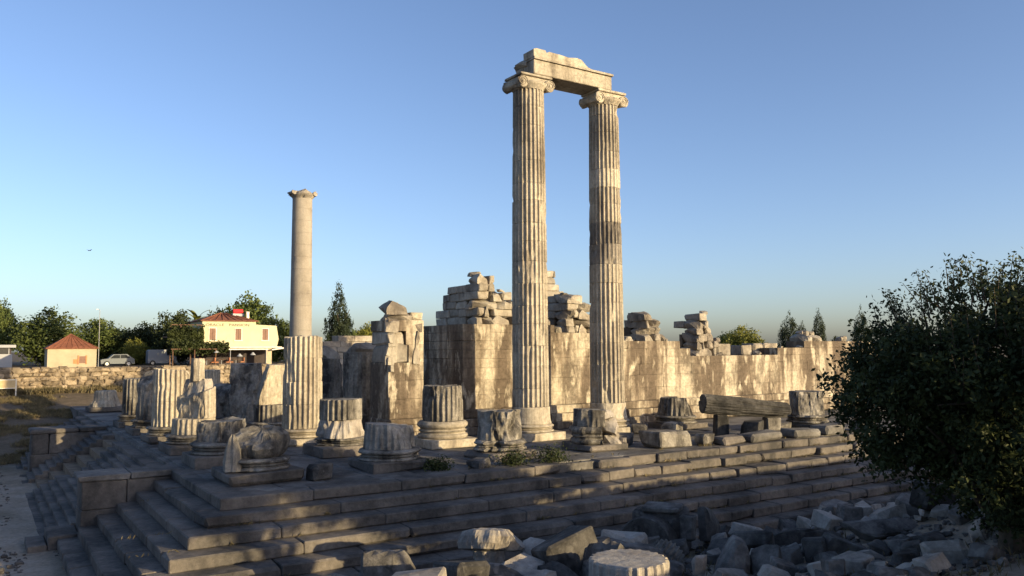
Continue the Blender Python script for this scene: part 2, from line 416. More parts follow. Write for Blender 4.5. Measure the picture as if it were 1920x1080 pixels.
# east side of the corner, up to the end wall of the stairs
YP0, YP1 = 4.6, 6.3
for k in range(7):
    x0, z1 = EX - TE * k, -H * k
    y = NY - TN * k + TN + .46
    while y < YP0 - .01:
        L = min(rs_.uniform(1.8, 3.2), YP0 - y)
        if YP0 - y - L < .7: L = YP0 - y
        block('step_block', TE + .5, L - .006, H - .006, 'step', plat, (x0 + (TE + .5) / 2 + rs_.uniform(-.015, .015), y + L / 2, z1 - H + .004 + rs_.uniform(-.01, .006)), 0, .03, .015, .08, .003, rs_)
        y += L
# end wall (parotid) beside the stairs: stacked blocks with capping slabs
for xa, xb, za, zb in ((-3.9, -2.0, -3.1, -1.3), (-5.3, -3.92, -3.1, -1.3), (-3.7, -2.0, -1.29, -.24), (-5.28, -3.72, -1.29, -.24)):
    block('end_wall_block', xb - xa - .01, YP1 - YP0 - .04, zb - za, 'step', plat, ((xa + xb) / 2, (YP0 + YP1) / 2, za), 0, .025, .012, .05, 0, rs_)
for xa, xb in ((-5.42, -3.6), (-3.58, -1.75)):
    block('capping_slab', xb - xa - .01, YP1 - YP0 + .10, .235, 'pave', plat, ((xa + xb) / 2, (YP0 + YP1) / 2, -.232), 0, .025, .012, .15, 0, rs_)
for xa, xb, zb in ((-6.35, -5.32, -2.1), (-7.0, -6.36, -2.38)):
    block('end_wall_block', xb - xa - .01, YP1 - YP0 + .3, zb + 3.1, 'step', plat, ((xa + xb) / 2, (YP0 + YP1) / 2 + .1, -3.1), 0, .03, .012, .05, 0, rs_)
# fine front stairs, 13 low steps; a ruined gap, then a second flight whose cut end shows
def flight(ya, yb, ragged):
    for i in range(1, 14):
        y = ya; x0 = EX - .335 * i; z1 = -.2 * i
        end = yb - (rs_.uniform(0, ragged) if i < 9 else rs_.uniform(0, .5))
        while y < end - .3:
            L = min(rs_.uniform(2.2, 3.8), end - y)
            block('stair_block',   .335 + .42, L - .01, .2 + .15, 'step', plat, (x0 + .378 + rs_.uniform(-.012, .012), y + L / 2, z1 - .351 + rs_.uniform(-.012, .006)), rs_.uniform(-.004, .004), .02, .012, .12, .004, rs_)
            y += L
flight(YP1 + .02, 19.5, 3.0)
flight(23.2, 27.0, .2)
flight(29.2, 41.0, .6)
v, f = join([box(EX - .335 * i, EX + 1, 6.4, 41, -3.1, -.2 * i - .25) for i in range(1, 13, 2)])
ob('stair_core', mesh('stair_core', v, f), 'mortar', plat)
for xa, xb, za, zb in ((-5.9, -4.0, -3.1, -1.5), (-3.98, -1.9, -3.1, -1.5), (-4.9, -1.9, -1.49, -.28), (-5.85, -4.92, -1.49, -.28), (-5.95, -3.3, -.275, .02), (-3.28, -1.6, -.275, -.01)):
    block('end_wall_block', xb - xa - .012, 2.1, zb - za, 'step', plat, ((xa + xb) / 2, 28.1, za), 0, .04, .02, .3, .004, rs_)
# stylobate paving
S3 = SP / 3
for i in range(0, 26):
    for jx in range(-1, 22):
        x = EX + .55 + S3 * (i + .5); y = NY + .62 + S3 * (jx + .5 + 1)
        if y > 9.5 and x > 8.5: continue
        if y > 34: continue
        if x > 30 and y > 5: continue
        if x > 12 and rs_.random() < .12: continue
        block('paving_slab', S3 - .02, S3 - .02, .16, 'pave', plat, (x, y, -.16 + rs_.uniform(-.018, .0)), 0, .018, .008, .10, .004, rs_)
# long weathered curb slabs lying along the top of the platform between the column rows (right half)
# ------------------------------------------------------------------ columns
def plinth(parent, s=1.33, h=.40, mat='step', chip=.15, jit=.02):
    return block('plinth', 2 * s, 2 * s, h, mat, parent, (0, 0, 0), 0, .03, jit, chip, 0, rs_)
def base_mold(parent, mat, z0=.40, z1=.82, r=1.2, seed=0, dmg=0.0, planes=(), amp=0.0):
    k = (z1 - z0)
    prof = [(r * .97, 0), (r * 1.02, .05), (r * 1.05, .14), (r * 1.02, .24), (r * .95, .28), (r * .92, .34), (r * .95, .40), (r * 1.0, .45), (r * .93, .50), (r * .91, .56), (r * .97, .62), (r * 1.03, .70), (r * 1.05, .82), (r * 1.0, .93), (r * .94, 1.0)]
    return revolve('base_moulding', [(a, z0 + k * b) for a, b in prof], mat, parent, 0, 48, seed, dmg, .05, planes, amp)

def capital(parent, z, r, seed, dmg=0.0, size=1.0, mat='column', scrolls=True):
    c = revolve('capital', [(r * .98, z), (r * 1.02, z + .05), (r * 1.2, z + .22), (r * 1.25, z + .32), (r * 1.1, z + .40)], mat, parent, 0, 40, seed, dmg, .1)
    s = size
    v, f = join([chamfer_box(2.05 * s, 1.5 * s, .30, .03, .02, .1, rs_, (0, 0, z + .36)), chamfer_box(2.2 * s, 1.75 * s, .14, .03, .02, .3, rs_, (0, 0, z + .665))])
    ob('abacus', mesh('abacus', v, f), mat, c)
    for sx in (-1, 1):                        # bolster with a scroll at each end
        prof = [(.33, -.92), (.36, -.88), (.30, -.55), (.24, -.1), (.22, 0), (.24, .1), (.30, .55), (.36, .88), (.33, .92)]
        b = revolve('volute', [(q * s, w * s * .92) for q, w in prof], mat, c, 0, 24, seed + sx, dmg, .0, (), .02, None, (sx * .93 * s, 0, z + .30), (R(90), 0, 0))
        if not scrolls: continue
        for sy in (-1, 1):                    # raised spiral and eye
            parts = []
            for t in range(26):
                a = t * .55; q0 = .32 * s * (1 - t / 30); q1 = .32 * s * (1 - (t + 1) / 30); yy = sy * .86 * s
                parts.append(tube((q0 * math.cos(a), q0 * math.sin(a), yy), (q1 * math.cos(a + .55), q1 * math.sin(a + .55), yy), .03 * s, .028 * s, 5))
            parts.append(tube((0, 0, sy * .80 * s), (0, 0, sy * .90 * s), .07 * s, None, 8))
            v, f = join(parts); ob('scroll', mesh('scroll', v, f), mat, c, (sx * .93 * s, 0, z + .30), (R(90), 0, 0))

    return c

def tall_column(a, b, seed, label):
    t = thing('fluted_column', label, 'column', (a * SP, b * SP, 0), 0, 'the two columns that carry the beam')
    plinth(t, 1.33, .40, 'column', .1); base_mold(t, 'column', .402, .80, 1.17, seed)
    revolve('plain_drum', [(1.06, .80), (1.10, .86), (1.06, .98), (1.03, 1.3), (1.02, 1.66), (1.0, 1.70)], 'column', t, 0, 48, seed, .1, .25, (), .015)
    z = 1.70; i = 0; zt = 18.72
    rnd = random.Random(seed)
    while z < zt - .05:
        h = min(rnd.uniform(.92, 1.25), zt - z)
        if zt - z - h < .5: h = zt - z
        def rad(q): u = (q - 1.7) / 17.0; return .985 - .135 * u - .02 * math.sin(math.pi * u) * -1
        flk = .10
        if seed == 2 and i in (6, 7, 11): flk = .05
        revolve('drum', shaft_rings(rad(z), rad(z + h), z + .002, z + h - .002, .3, .022), 'band' if seed == 2 and 9.0 < z < 10.9 else 'column', t, flk, 0, seed + i * .7, .20 if rnd.random() < .7 else .32, .22)
        z += h; i += 1
    capital(t, zt, .86, seed, .16, .95)
    return t
tall_column(3, 1, 1, 'left of the two tall fluted columns under the marble beam')
tall_column(4, 1, 2, 'right of the two tall fluted columns under the marble beam, with a dark patched band')

# the beam on the two columns
ar = thing('architrave', 'broken marble architrave beam spanning the two tallest fluted columns', 'beam', (15.7, 5.3, 19.53))
block('beam', 5.45, 1.0, .78, 'column', ar, (2.72, -.36, 0), 0, .03, .015, .1, 0, rs_)
def prism(prof, y0, y1):
    n = len(prof); v = [(x, y0, z) for x, z in prof] + [(x, y1, z) for x, z in prof]
    f = [list(range(n)), list(range(2 * n - 1, n - 1, -1))] + [[i, n + i, n + (i + 1) % n, (i + 1) % n] for i in range(n)]
    return v, f
v, f = prism([(-.04, .785), (5.49, .785), (5.47, .90), (-.03, .90)], -.96, .12); ob('crown_moulding', mesh('crown_moulding', v, f), 'column', ar)
v, f = prism([(-.06, .905), (-.08, 1.3), (.1, 1.37), (.7, 1.36), (.78, 1.24), (.95, 1.33), (1.7, 1.31), (2.3, 1.27), (2.9, 1.36), (3.2, 1.30), (3.45, 1.1), (3.62, .98), (3.9, .905)], -.94, .05); ob('upper_course', mesh('upper_course', v, f), 'column', ar)
v, f = prism([(-.02, 0), (5.3, 0), (5.3, .6), (2.0, .72), (.4, .65), (-.02, .6)], .16, .85); ob('rear_beam', mesh('rear_beam', v, f), 'column', ar)
rock('broken_end', 'core', (.25, .55, .8), (1.2, 1.3, .5), .3, .1, ar, rs_, 2)

# unfinished smooth column
t = thing('smooth_column', 'slender smooth unfluted column with a worn capital, left of the pair', 'column', (3 * SP, 8 * SP, 0))
plinth(t, 1.33, .4, 'smooth'); base_mold(t, 'smooth', .402, .95, 1.18, 8)
z, i = .95, 0
while z < 18.6:
    h = min(1.12, 18.72 - z); h = 18.72 - z if 18.72 - z - h < .4 else h
    rr = lambda q: 1.03 - .14 * (q - 1) / 17.7
    revolve('drum', shaft_rings(rr(z), rr(z + h), z + .002, z + h - .002, .5, .012), 'smooth', t, 0, 40, i + 60, .05, .25, (), .008)
    z += h; i += 1
c = revolve('capital', [(.88, 18.72), (.93, 18.8), (1.12, 18.98), (1.22, 19.12), (1.2, 19.35), (1.12, 19.5), (.9, 19.62)], 'smooth', t, 0, 48, 9, .6, .12, ((.5, -.3, .8, 15.9), (-.6, -.2, .75, 14.9)), .07)
for sx in (-1, 1): revolve('volute', [(.22, -.75), (.24, -.6), (.18, 0), (.24, .6), (.22, .75)], 'smooth', c, 0, 20, 3 + sx, .3, .0, (), .04, None, (sx * 1.0, 0, 19.2), (R(90), 0, 0))

# ------------------------------------------------------------------ column stumps
GS = 'column stumps on the temple platform'
def stump(a, b, label, name='column_stump'):
    return thing(name, label, 'column stump', (a * SP, b * SP, 0), 0, GS)
def dr(t, r0, r1, z0, z1, fl=.07, seed=0, dmg=.2, thr=.12, planes=(), top=None, mat='stump', amp=0.0, step=.22, name='drum', loc=(0, 0, 0), rot=(0, 0, 0)):
    return revolve(name, shaft_rings(r0, r1, z0, z1, step, .02), mat, t, fl, 48, seed, dmg, thr, planes, amp, top, loc, rot)

t = stump(0, 0, 'battered grey boulder-like stump at the near corner of the platform')
plinth(t, 1.33, .42, 'step', .5, .05); base_mold(t, 'stump', .42, .85, 1.12, 3, .5, (), .08)
revolve('drum', [(.5, .72), (.72, .82), (.88, .98), (.98, 1.2), (1.0, 1.45), (.94, 1.68), (.76, 1.86), (.45, 1.95)], 'stump', t, 0, 64, 5, .45, .15, ((-.35, -.4, .85, 1.55),), .09, None, (.12, 0, 0))
revolve('shaft_fragment', [(.34, .45), (.32, .8), (.27, 1.2), (.16, 1.6), (.06, 1.75)], 'stump', t, .04, 0, 7, .2, .1, (), .06, None, (-1.0, -.42, 0), (0, 0, 0), 7)
t = stump(0, 1, 'low fluted stump with a pale streak, between the corner boulder and the pointed column')
plinth(t, 1.33, .45); base_mold(t, 'stump', .45, .95, 1.2, 4, .3)
dr(t, 1.05, .98, .95, 1.95, .07, 11, .6, .02, ((-.8, -.6, .1, .78), (-.2, -.95, .2, .95)), lambda x, y: 1.78 + .12 * nz(x * 2, y * 2, 1) + .06 * x)
t = stump(0, 2, 'broken column with a narrow pointed shard on top, left of the smooth column')
plinth(t, 1.33, .4); base_mold(t, 'stump', .4, .82, 1.2, 5, .1)
dr(t, 1.0, .97, .82, 1.55, .08, 12, .2, .1, (), None, 'column')
dr(t, .98, .95, 1.555, 2.75, .08, 13, .3, .1, ((-.85, -.5, .0, .25),), lambda x, y: 2.75 + .3 * x, 'column')
revolve('drum', [(.75, 2.6), (.78, 2.9), (.7, 3.15), (.62, 3.4)], 'pale', t, 0, 40, 14, .5, .0, ((-.8, -.5, .2, .75),), .12, None, (.1, .05, 0))
revolve('shard', [(.36, 3.3), (.35, 3.8), (.34, 4.2), (.3, 4.38)], 'column', t, .04, 0, 15, .1, .1, (), .04, None, (.12, .05, 0), (0, 0, 0), 8)
t = stump(0, 3, 'fluted column stump with a slanted top next to the pointed broken column')
plinth(t, 1.33, .35); base_mold(t, 'stump', .35, .8, 1.2, 6, .2)
dr(t, 1.0, .98, .8, 2.1, .13, 16, .12, .15, (), None, 'column')
dr(t, .98, .96, 2.105, 3.75, .13, 17, .18, .15, ((.75, -.2, .63, 2.85),), lambda x, y: 3.75 - .1 * x, 'column')
t = stump(0, 4, 'dark broken column stump with a sloping top behind the slanted fluted one')
plinth(t, 1.33, .35); base_mold(t, 'stump', .35, .8, 1.2, 7, .3)
dr(t, 1.0, .96, .8, 3.6, .06, 18, .5, .0, ((-.55, -.25, .8, 2.75),), None)
t = stump(0, 5, 'grey fluted stump with a split slab on its right side')
plinth(t, 1.33, .35); base_mold(t, 'stump', .35, .75, 1.2, 8, .2)
dr(t, 1.0, .97, .75, 1.8, .09, 19, .12, .15); dr(t, .97, .95, 1.805, 3.0, .09, 20, .2, .1, ((.8, -.35, .45, 1.55),))
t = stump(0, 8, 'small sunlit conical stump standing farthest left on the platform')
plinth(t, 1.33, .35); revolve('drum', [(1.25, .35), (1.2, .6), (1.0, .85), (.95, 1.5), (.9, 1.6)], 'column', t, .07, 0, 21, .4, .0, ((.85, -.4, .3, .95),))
t = stump(1, 0, 'low dark fluted stump on a crumbling base near the edge of the steps')
plinth(t, 1.3, .35, 'step', .6, .06); base_mold(t, 'stump', .35, .8, 1.2, 9, .9, (), .08)
dr(t, 1.05, .97, .8, 1.78, .08, 22, .5, .05, ((.3, -.85, .4, 1.25),), lambda x, y: 1.74 + .05 * nz(x * 3, y * 3, 0) - .1 * x)
t = stump(1, 1, 'stump topped by a fluted drum with a flat patch over a flaring pale drum')
plinth(t, 1.33, .45); base_mold(t, 'stump', .45, .8, 1.15, 10, .5)
revolve('flared_drum', [(1.16, .8), (1.15, .95), (1.08, 1.1), (1.02, 1.35), (.95, 1.58)], 'pale', t, .05, 0, 24, .45, .0, ((.45, -.88, 0, .92),), .02)
dr(t, .97, .96, 1.585, 2.5, .11, 25, .1, .2, ((.42, -.9, 0, .84),), None)
t = stump(1, 2, 'tall fluted column stump standing in front of the smooth slender column')
plinth(t, 1.33, .35, 'column'); base_mold(t, 'column', .35, .78, 1.15, 11)
for k, (za, zb) in enumerate(((.78, 2.0), (2.0, 3.15), (3.15, 4.35), (4.35, 5.45))):
    dr(t, 1.01 - .012 * k, 1.0 - .012 * k, za + .002, zb - .002, .13, 26 + k, .18, .15, (), (lambda x, y: 5.42 + .1 * nz(x * 2, y * 2, 3)) if k == 3 else None, 'column', 0, .28)
t = stump(1, 3, 'split fluted stump with a flat broken pale face, left of the tall fluted stump')
plinth(t, 1.33, .35); base_mold(t, 'stump', .35, .75, 1.15, 12, .2)
dr(t, 1.0, .98, .75, 1.7, .08, 30, .15, .1); dr(t, .98, .94, 1.705, 3.95, .07, 31, .3, .1, ((.25, -.96, .05, .35), (-.9, .1, .3, 1.3)), None, 'column')
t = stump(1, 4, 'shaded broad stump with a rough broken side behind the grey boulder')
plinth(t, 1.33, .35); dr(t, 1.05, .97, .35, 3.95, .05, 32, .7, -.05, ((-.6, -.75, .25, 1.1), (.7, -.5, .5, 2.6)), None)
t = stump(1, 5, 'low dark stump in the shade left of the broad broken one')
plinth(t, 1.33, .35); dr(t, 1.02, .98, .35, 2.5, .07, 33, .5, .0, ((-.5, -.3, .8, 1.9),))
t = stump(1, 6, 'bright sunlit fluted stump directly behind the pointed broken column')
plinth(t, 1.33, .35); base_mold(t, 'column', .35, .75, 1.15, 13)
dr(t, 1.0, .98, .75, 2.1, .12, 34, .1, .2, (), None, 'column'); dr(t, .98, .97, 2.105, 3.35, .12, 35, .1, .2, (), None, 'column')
t = stump(2, 0, 'square-looking battered stump below the left tall column, weeds round its base')
plinth(t, 1.2, .35, 'step', .8, .08); base_mold(t, 'stump', .35, .8, 1.15, 14, .9, (), .12)
dr(t, 1.02, 1.0, .8, 2.1, .05, 36, .8, -.05, ((-.9, -.4, 0, .85), (.5, -.86, 0, .80), (.95, .3, 0, .9)), lambda x, y: 2.05 + .10 * nz(x * 2, y * 2, 7), 'stump', .04)
t = stump(2, 1, 'half-height fluted stump with moulded rings on a square plinth')
plinth(t, 1.33, .42, 'column', .05); base_mold(t, 'column', .42, 1.25, 1.2, 15, .05)
dr(t, 1.02, .99, 1.25, 3.0, .10, 37, .35, .1, ((.5, -.86, -.25, .55),), lambda x, y: 2.95 + .06 * nz(x * 2, y * 2, 2))
t = stump(3, 0, 'stump split into pale broken chunks below the right tall column')
plinth(t, 1.15, .3, 'step', .8, .06); base_mold(t, 'stump', .3, 1.1, 1.15, 16, .2, ((.9, -.45, .0, .15),), .02)
dr(t, 1.0, .97, 1.1, 1.85, .04, 38, .2, .1, ((.9, -.45, .0, .35),), lambda x, y: 1.86 - .05 * x)
for k, (x, y, z, s) in enumerate(((.55, -.75, .15, .75), (.85, -.1, .3, .8), (.45, -.62, .95, .8), (.75, .2, 1.0, .7), (.3, -.45, 1.5, .6), (1.15, -.55, .1, .55))):
    rock('chunk', 'pale', (x, y, z + s * .25), (s * 1.1, s, s * .95), k * 1.1, .4, t, rs_, (k + 3) % 9)
t = stump(5, 1, 'conical fluted stump between the right tall column and the fallen shaft')
plinth(t, 1.33, .3); base_mold(t, 'stump', .3, .75, 1.25, 17, .2)
revolve('drum', [(1.15, .75), (1.1, .9), (1.02, 1.3), (.95, 1.75), (.9, 1.8)], 'stump', t, .10, 0, 40, .4, .1, ((.8, -.4, .45, 1.1),), 0)
t = stump(6, 0, 'dark ragged stump at the left edge of the big tree')
plinth(t, 1.3, .4, 'black', .5); base_mold(t, 'stump', .4, .85, 1.15, 18, .7, (), .1)
dr(t, 1.0, .97, .85, 2.2, .04, 41, .7, -.05, ((-.5, -.85, .1, .75), (.9, -.3, 0, .75)), None, 'stump', .05)
t = stump(3, 3, 'shaded fluted pronaos column trunk behind the sunlit pier', 'pronaos_column'); t.location = (2 * SP, 3 * SP, 0)
plinth(t, 1.33, .3); dr(t, 1.02, .97, .3, 4.6, .06, 42, .25, .1, (), None, 'stump', 0, .4); rock('broken_top', 'core', (.1, 0, 4.85), (1.7, 1.6, .9), .4, .1, t, rs_, 1)
t = stump(2, 4, 'shaded pronaos column trunk with a chipped pale shoulder, next to the tall fluted stump', 'pronaos_column')
plinth(t, 1.33, .3); dr(t, 1.02, .97, .3, 4.2, .05, 43, .3, .1, ((.85, -.45, .3, 1.9),), None, 'stump', 0, .4); rock('broken_top', 'core', (-.2, 0, 4.5), (1.8, 1.5, 1.0), .9, .1, t, rs_, 4)

# ------------------------------------------------------------------ naos wall
WY = 9.4
nw = thing('ruined_wall', 'long stained marble wall of the temple with stepped broken towers on top', 'wall', (0, 0, 0))
zc = [1.36, 2.18, 3.0, 3.70, 4.20, 4.72, 5.22, 5.72, 6.18, 6.66, 7.14, 7.62, 8.1, 8.56, 9.04]
def ztop(x):
    return lerp_pts(x, [(14.1, 6.4), (15, 6.3), (20.3, 6.2), (20.31, 5.72), (26, 5.72), (26.01, 5.22), (30.2, 5.22), (30.21, 4.72), (31.2, 4.72), (31.21, 4.20), (38.3, 4.20), (38.31, 4.2), (41.8, 4.2), (41.81, 4.72), (45.2, 4.72), (45.21, 5.22), (75, 5.22)])
TOWERS = ((15.25, 16.35, 6.18, 9.04), (16.35, 17.6, 6.18, 8.1), (17.6, 19.2, 6.18, 7.62), (19.2, 20.3, 6.18, 6.66), (21.7, 22.6, 5.72, 8.1), (22.6, 23.5, 5.72, 7.62), (23.5, 24.5, 5.72, 6.66), (28.1, 28.9, 5.22, 7.14), (28.9, 29.4, 5.22, 6.66), (29.4, 29.8, 5.22, 5.72), (32.9, 33.9, 4.2, 6.66), (33.2, 33.9, 6.66, 7.14), (33.9, 34.5, 4.2, 6.18), (34.5, 35.1, 4.2, 5.22), (44.7, 46.4, 5.22, 5.72))
rw = random.Random(11)
# projecting socle
for k, (za, zb, yf) in enumerate(((0, .42, 8.55), (.42, .88, 8.8), (.88, 1.36, 9.08))):
    x = 14.0 - (.3 if k == 0 else 0)
    while x < 58:
        L = rw.uniform(2.2, 3.4)
        block('socle_block', L - .012, 1.6, zb - za - .004, 'wall', nw, (x + L / 2, yf + .8 + rw.uniform(-.01, .01), za + .002), 0, .03, .01, .08, 0, rw); x += L
last = 0
for i in range(len(zc) - 1):
    za, zb = zc[i], zc[i + 1]; zm = za + .3 * (zb - za)
    x = 14.1 + (0 if i % 2 else .35 if za > 6 else 0)
    while x < 58:
        L = rw.uniform(1.5, 2.5) if i < 7 else rw.uniform(.7, 1.2)
        if i < 3: L *= 1.25
        xm = x + L / 2
        if zm < ztop(xm):
            block('wall_block', L - .004, 1.7, zb - za - .003, 'wall', nw, (xm, WY + .85 + rw.uniform(-.009, .009), za + .002), 0, .011, .005, .12, 0, rw)
        x += L
for xa, xb, z0, z1 in TOWERS:
    for za, zb in zip(zc, zc[1:]):
        if za < z0 - .05 or zb > z1 + .05: continue
        x = xa
        while x < xb - .1:
            L = rw.uniform(.4, 1.1); L = xb - x if xb - x - L < .3 else L
            e = rw.uniform(-.08, .10)
            if rw.random() < .62:
                rock('tower_block', 'core', (x + L / 2, WY + 1.0 + rw.uniform(-.08, .1), (za + zb) / 2), (L * 1.3, 1.7 + e, (zb - za) * 1.35), 0, .04, nw, rw); x += L; continue
            block('tower_block', L - .008, 1.55 + e, zb - za - .004, 'core', nw, (x + L / 2 + rw.uniform(-.03, .03), WY + 1.0 - e * .5 + rw.uniform(-.05, .05), za + .002), rw.uniform(-.015, .015), .035, .03, .4, .006, rw); x += L
for xa, xb, z0, z1 in ((35.2, 36.6, 4.2, 5.1), (36.65, 38.0, 4.2, 5.1), (39.3, 40.4, 4.2, 5.0), (40.6, 41.7, 4.2, 5.15), (41.8, 43.4, 4.72, 5.15), (35.6, 36.4, 5.11, 5.5)):
    block('tower_block', xb - xa, 1.2, z1 - z0, 'core', nw, ((xa + xb) / 2, WY + 2.4, z0 - .06), 0, .04, .03, .3, .004, rw)
for k in range(26):
    x = rw.uniform(14.4, 50); zt_ = ztop(x); q_ = rw.uniform(.25, .7)
    hit = [z1 for xa, xb, z0, z1 in TOWERS if xa - .1 < x < xb + .1]
    if hit: zt_ = max(hit)
    snap = max([z for z in zc if z <= zt_ + .05])
    rock('tower_block', 'core', (x, WY + rw.uniform(.3, 1.2), snap + q_ * .22), (q_ * rw.uniform(.9, 1.6), q_ * 1.2, q_ * rw.uniform(.5, .8)), rw.uniform(0, 6), .2, nw, rw)
# rear leaf of the wall and towers (their dark east faces show)
def rear(xa, xb, pts, L0=(.8, 1.4)):
    """pts: for each course list of (z, y_end)"""
    for i in range(len(zc) - 1):
        za, zb = zc[i], zc[i + 1]; ye = lerp_pts((za + zb) / 2, pts)
        y = WY + 1.72 + (0 if za < 6 else rw.uniform(-.25, .1))
        if za > pts[-1][0]: break
        if za < pts[0][0] - .06: continue
        while y < ye - .25:
            L = min(rw.uniform(*L0) * (2.2 if za < 6 else 1), ye - y); L = ye - y if ye - y - L < .3 else L
            block('tower_block', xb - xa + rw.uniform(-.05, .05), L - .012, zb - za - .004, 'core' if za > 6 else 'wall', nw, ((xa + xb) / 2 + rw.uniform(-.04, .04) * (1 if za > 6 else .2), y + L / 2, za + .002), 0, .03 if za > 6 else .012, .02 if za > 6 else .006, .3 if za > 6 else .05, .006 if za > 6 else 0, rw)
            y += L
rear(14.12, 15.9, [(1.3, 16.2), (6.0, 15.8)])
rear(15.32, 16.4, [(6.17, 9), (6.18, 15.0), (7.2, 14.9), (7.4, 14.1), (7.9, 14.0), (8.1, 13.4), (8.58, 13.3), (8.75, 10.6)])
rear(21.75, 22.7, [(5.7, 12.3), (8.05, 12.2)])
rear(28.15, 29.0, [(5.2, 12.2), (6.2, 12.0), (6.9, 11.4)])
rear(32.95, 33.9, [(4.2, 12.8), (5.2, 12.2), (5.6, 11.0), (6.2, 11.0), (6.3, 12.0), (6.65, 11.8), (6.9, 10.8)])
v, f = join([box(15.9, 20.6, WY + 1.71, 12.6, 0, 6.1), box(20.6, 26.2, WY + 1.71, 12.6, 0, 5.6), box(26.2, 31.0, WY + 1.71, 12.6, 0, 5.1), box(31, 58, WY + 1.71, 12.6, 0, 4.1), box(14.4, 58, 9.6, 12.4, 0, 1.3)])
ob('core', mesh('core', v, f), 'core', nw)
# the cross wall rising behind the left tall column
cw = thing('cross_wall', 'tall ragged stone pier rising behind the left tall column', 'wall', (0, 0, 0))
for i in range(21):
    za = .5 * i; xe = 27.6 if za < 8.6 else (27.2 if za < 9.4 else 26.9)
    if za > 10.3: break
    x = 24.6
    while x < xe - .2:
        L = min(rw.uniform(.9, 1.5), xe - x)
        block('wall_block', L - .012, 1.5, .496, 'core', cw, (x + L / 2, 18.6 + rw.uniform(-.06, .06), za + .002), 0, .03, .02, .3, .006, rw); x += L
# far side wall of the naos, seen over the pronaos
sw = thing('far_wall', 'sunlit row of stone blocks beyond the shaded pronaos trunks', 'wall', (0, 0, 0))
for i in range(12):
    za = .5 * i; x = 14.0 + rw.uniform(0, .4)
    while x < 26:
        L = rw.uniform(1.0, 2.0)
        if not (i == 11 and rw.random() < .45):
            block('wall_block', L - .012, 1.6, .496, 'core', sw, (x + L / 2, 37.8, za + .002), 0, .03, .015, .2, .004, rw)
        x += L
# the anta: pier in front of the wall
an = thing('anta_pier', 'tall sunlit stone pier with a broken curved hollow and an overhanging top block', 'pier', (10.6, 10.6, 0))
for za, zb, e in ((0, .35, .35), (.35, .7, .2), (.7, 1.05, .08)):
    block('base_block', 2.1 + 2 * e, 2.4 + 2 * e, zb - za - .004, 'wall', an, (0, 0, za), 0, .04, .01, .05, 0, rw)
z = 1.05
for h in (1.05, 1.0, .95, .95, .75, .6):
    w1 = rw.uniform(.9, 1.3)
    hollow = 3.6 < z < 5.2
    block('pier_block', w1 - (.05 if hollow else 0), 2.38 - (.12 if hollow else 0), h - .005, 'core' if hollow else 'wall', an, (-1.05 + w1 / 2 + (.02 if hollow else 0), rw.uniform(-.012, .012) + (.06 if hollow else 0), z), 0, .05 if hollow else .012, .04 if hollow else .006, .5 if hollow else .08, 0, rw)
    if z > 3.4: rock('broken_piece', 'core', (-.85 + rw.uniform(-.1, .1), -1.0, z + h * .5), (.75, .6, h * 1.25), rw.uniform(-.2, .2), .1, an, rw); rock('broken_piece', 'core', (.75 + rw.uniform(-.1, .1), -.95, z + h * .5), (.6, .6, h * 1.2), rw.uniform(-.2, .2), .1, an, rw)
    block('pier_block', 2.1 - w1 - .006, 2.38, h - .005, 'wall', an, (-1.05 + w1 + (2.1 - w1) / 2, rw.uniform(-.012, .012), z), 0, .012, .006, .08, 0, rw)
    z += h
block('pier_block', .7, 2.0, .42, 'wall', an, (.72, 0, z), 0, .03, .02, .3, 0, rw)
rock('neck_block', 'core', (-.2, -.1, z + .2), (1.3, 1.8, .55), 0, .03, an, rw, 1)
rock('top_block', 'core', (-.38, -.15, z + .68), (1.8, 1.8, .8), .1, .04, an, rw, 2)
for dx, dz, q_ in ((-.98, 4.2, .5), (-1.0, 4.7, .55), (-.95, 5.3, .5), (-.85, 3.8, .45)): rock('broken_piece', 'core', (dx, -1.12, dz), (q_, .35, q_ * 1.1), .4, .3, an, rw, 3)

# ------------------------------------------------------------------ fallen shaft on props, loose blocks on the platform
GL = 'loose blocks lying on the temple platform'
p0, p1 = Vector((23.75, .5, 1.78)), Vector((28.5, -1.25, 1.28))
d_ = p1 - p0; q_ = d_.to_track_quat('Z', 'Y').to_euler()
fs = thing('fallen_shaft', 'dark fallen column shaft lying across upright stone props', 'column shaft', p0, 0, None, q_)
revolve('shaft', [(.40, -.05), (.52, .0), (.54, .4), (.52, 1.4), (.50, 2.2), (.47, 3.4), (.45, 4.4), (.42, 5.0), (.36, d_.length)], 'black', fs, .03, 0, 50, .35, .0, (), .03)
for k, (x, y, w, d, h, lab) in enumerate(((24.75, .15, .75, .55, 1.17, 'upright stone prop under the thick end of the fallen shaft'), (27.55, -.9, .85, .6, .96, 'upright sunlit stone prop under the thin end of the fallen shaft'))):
    tag(block('stone_prop', w, d, h, 'black' if k == 0 else 'stump', None, (x, y, 0), -.4, .05, .03, .3, .02, rw), lab, 'stone block')
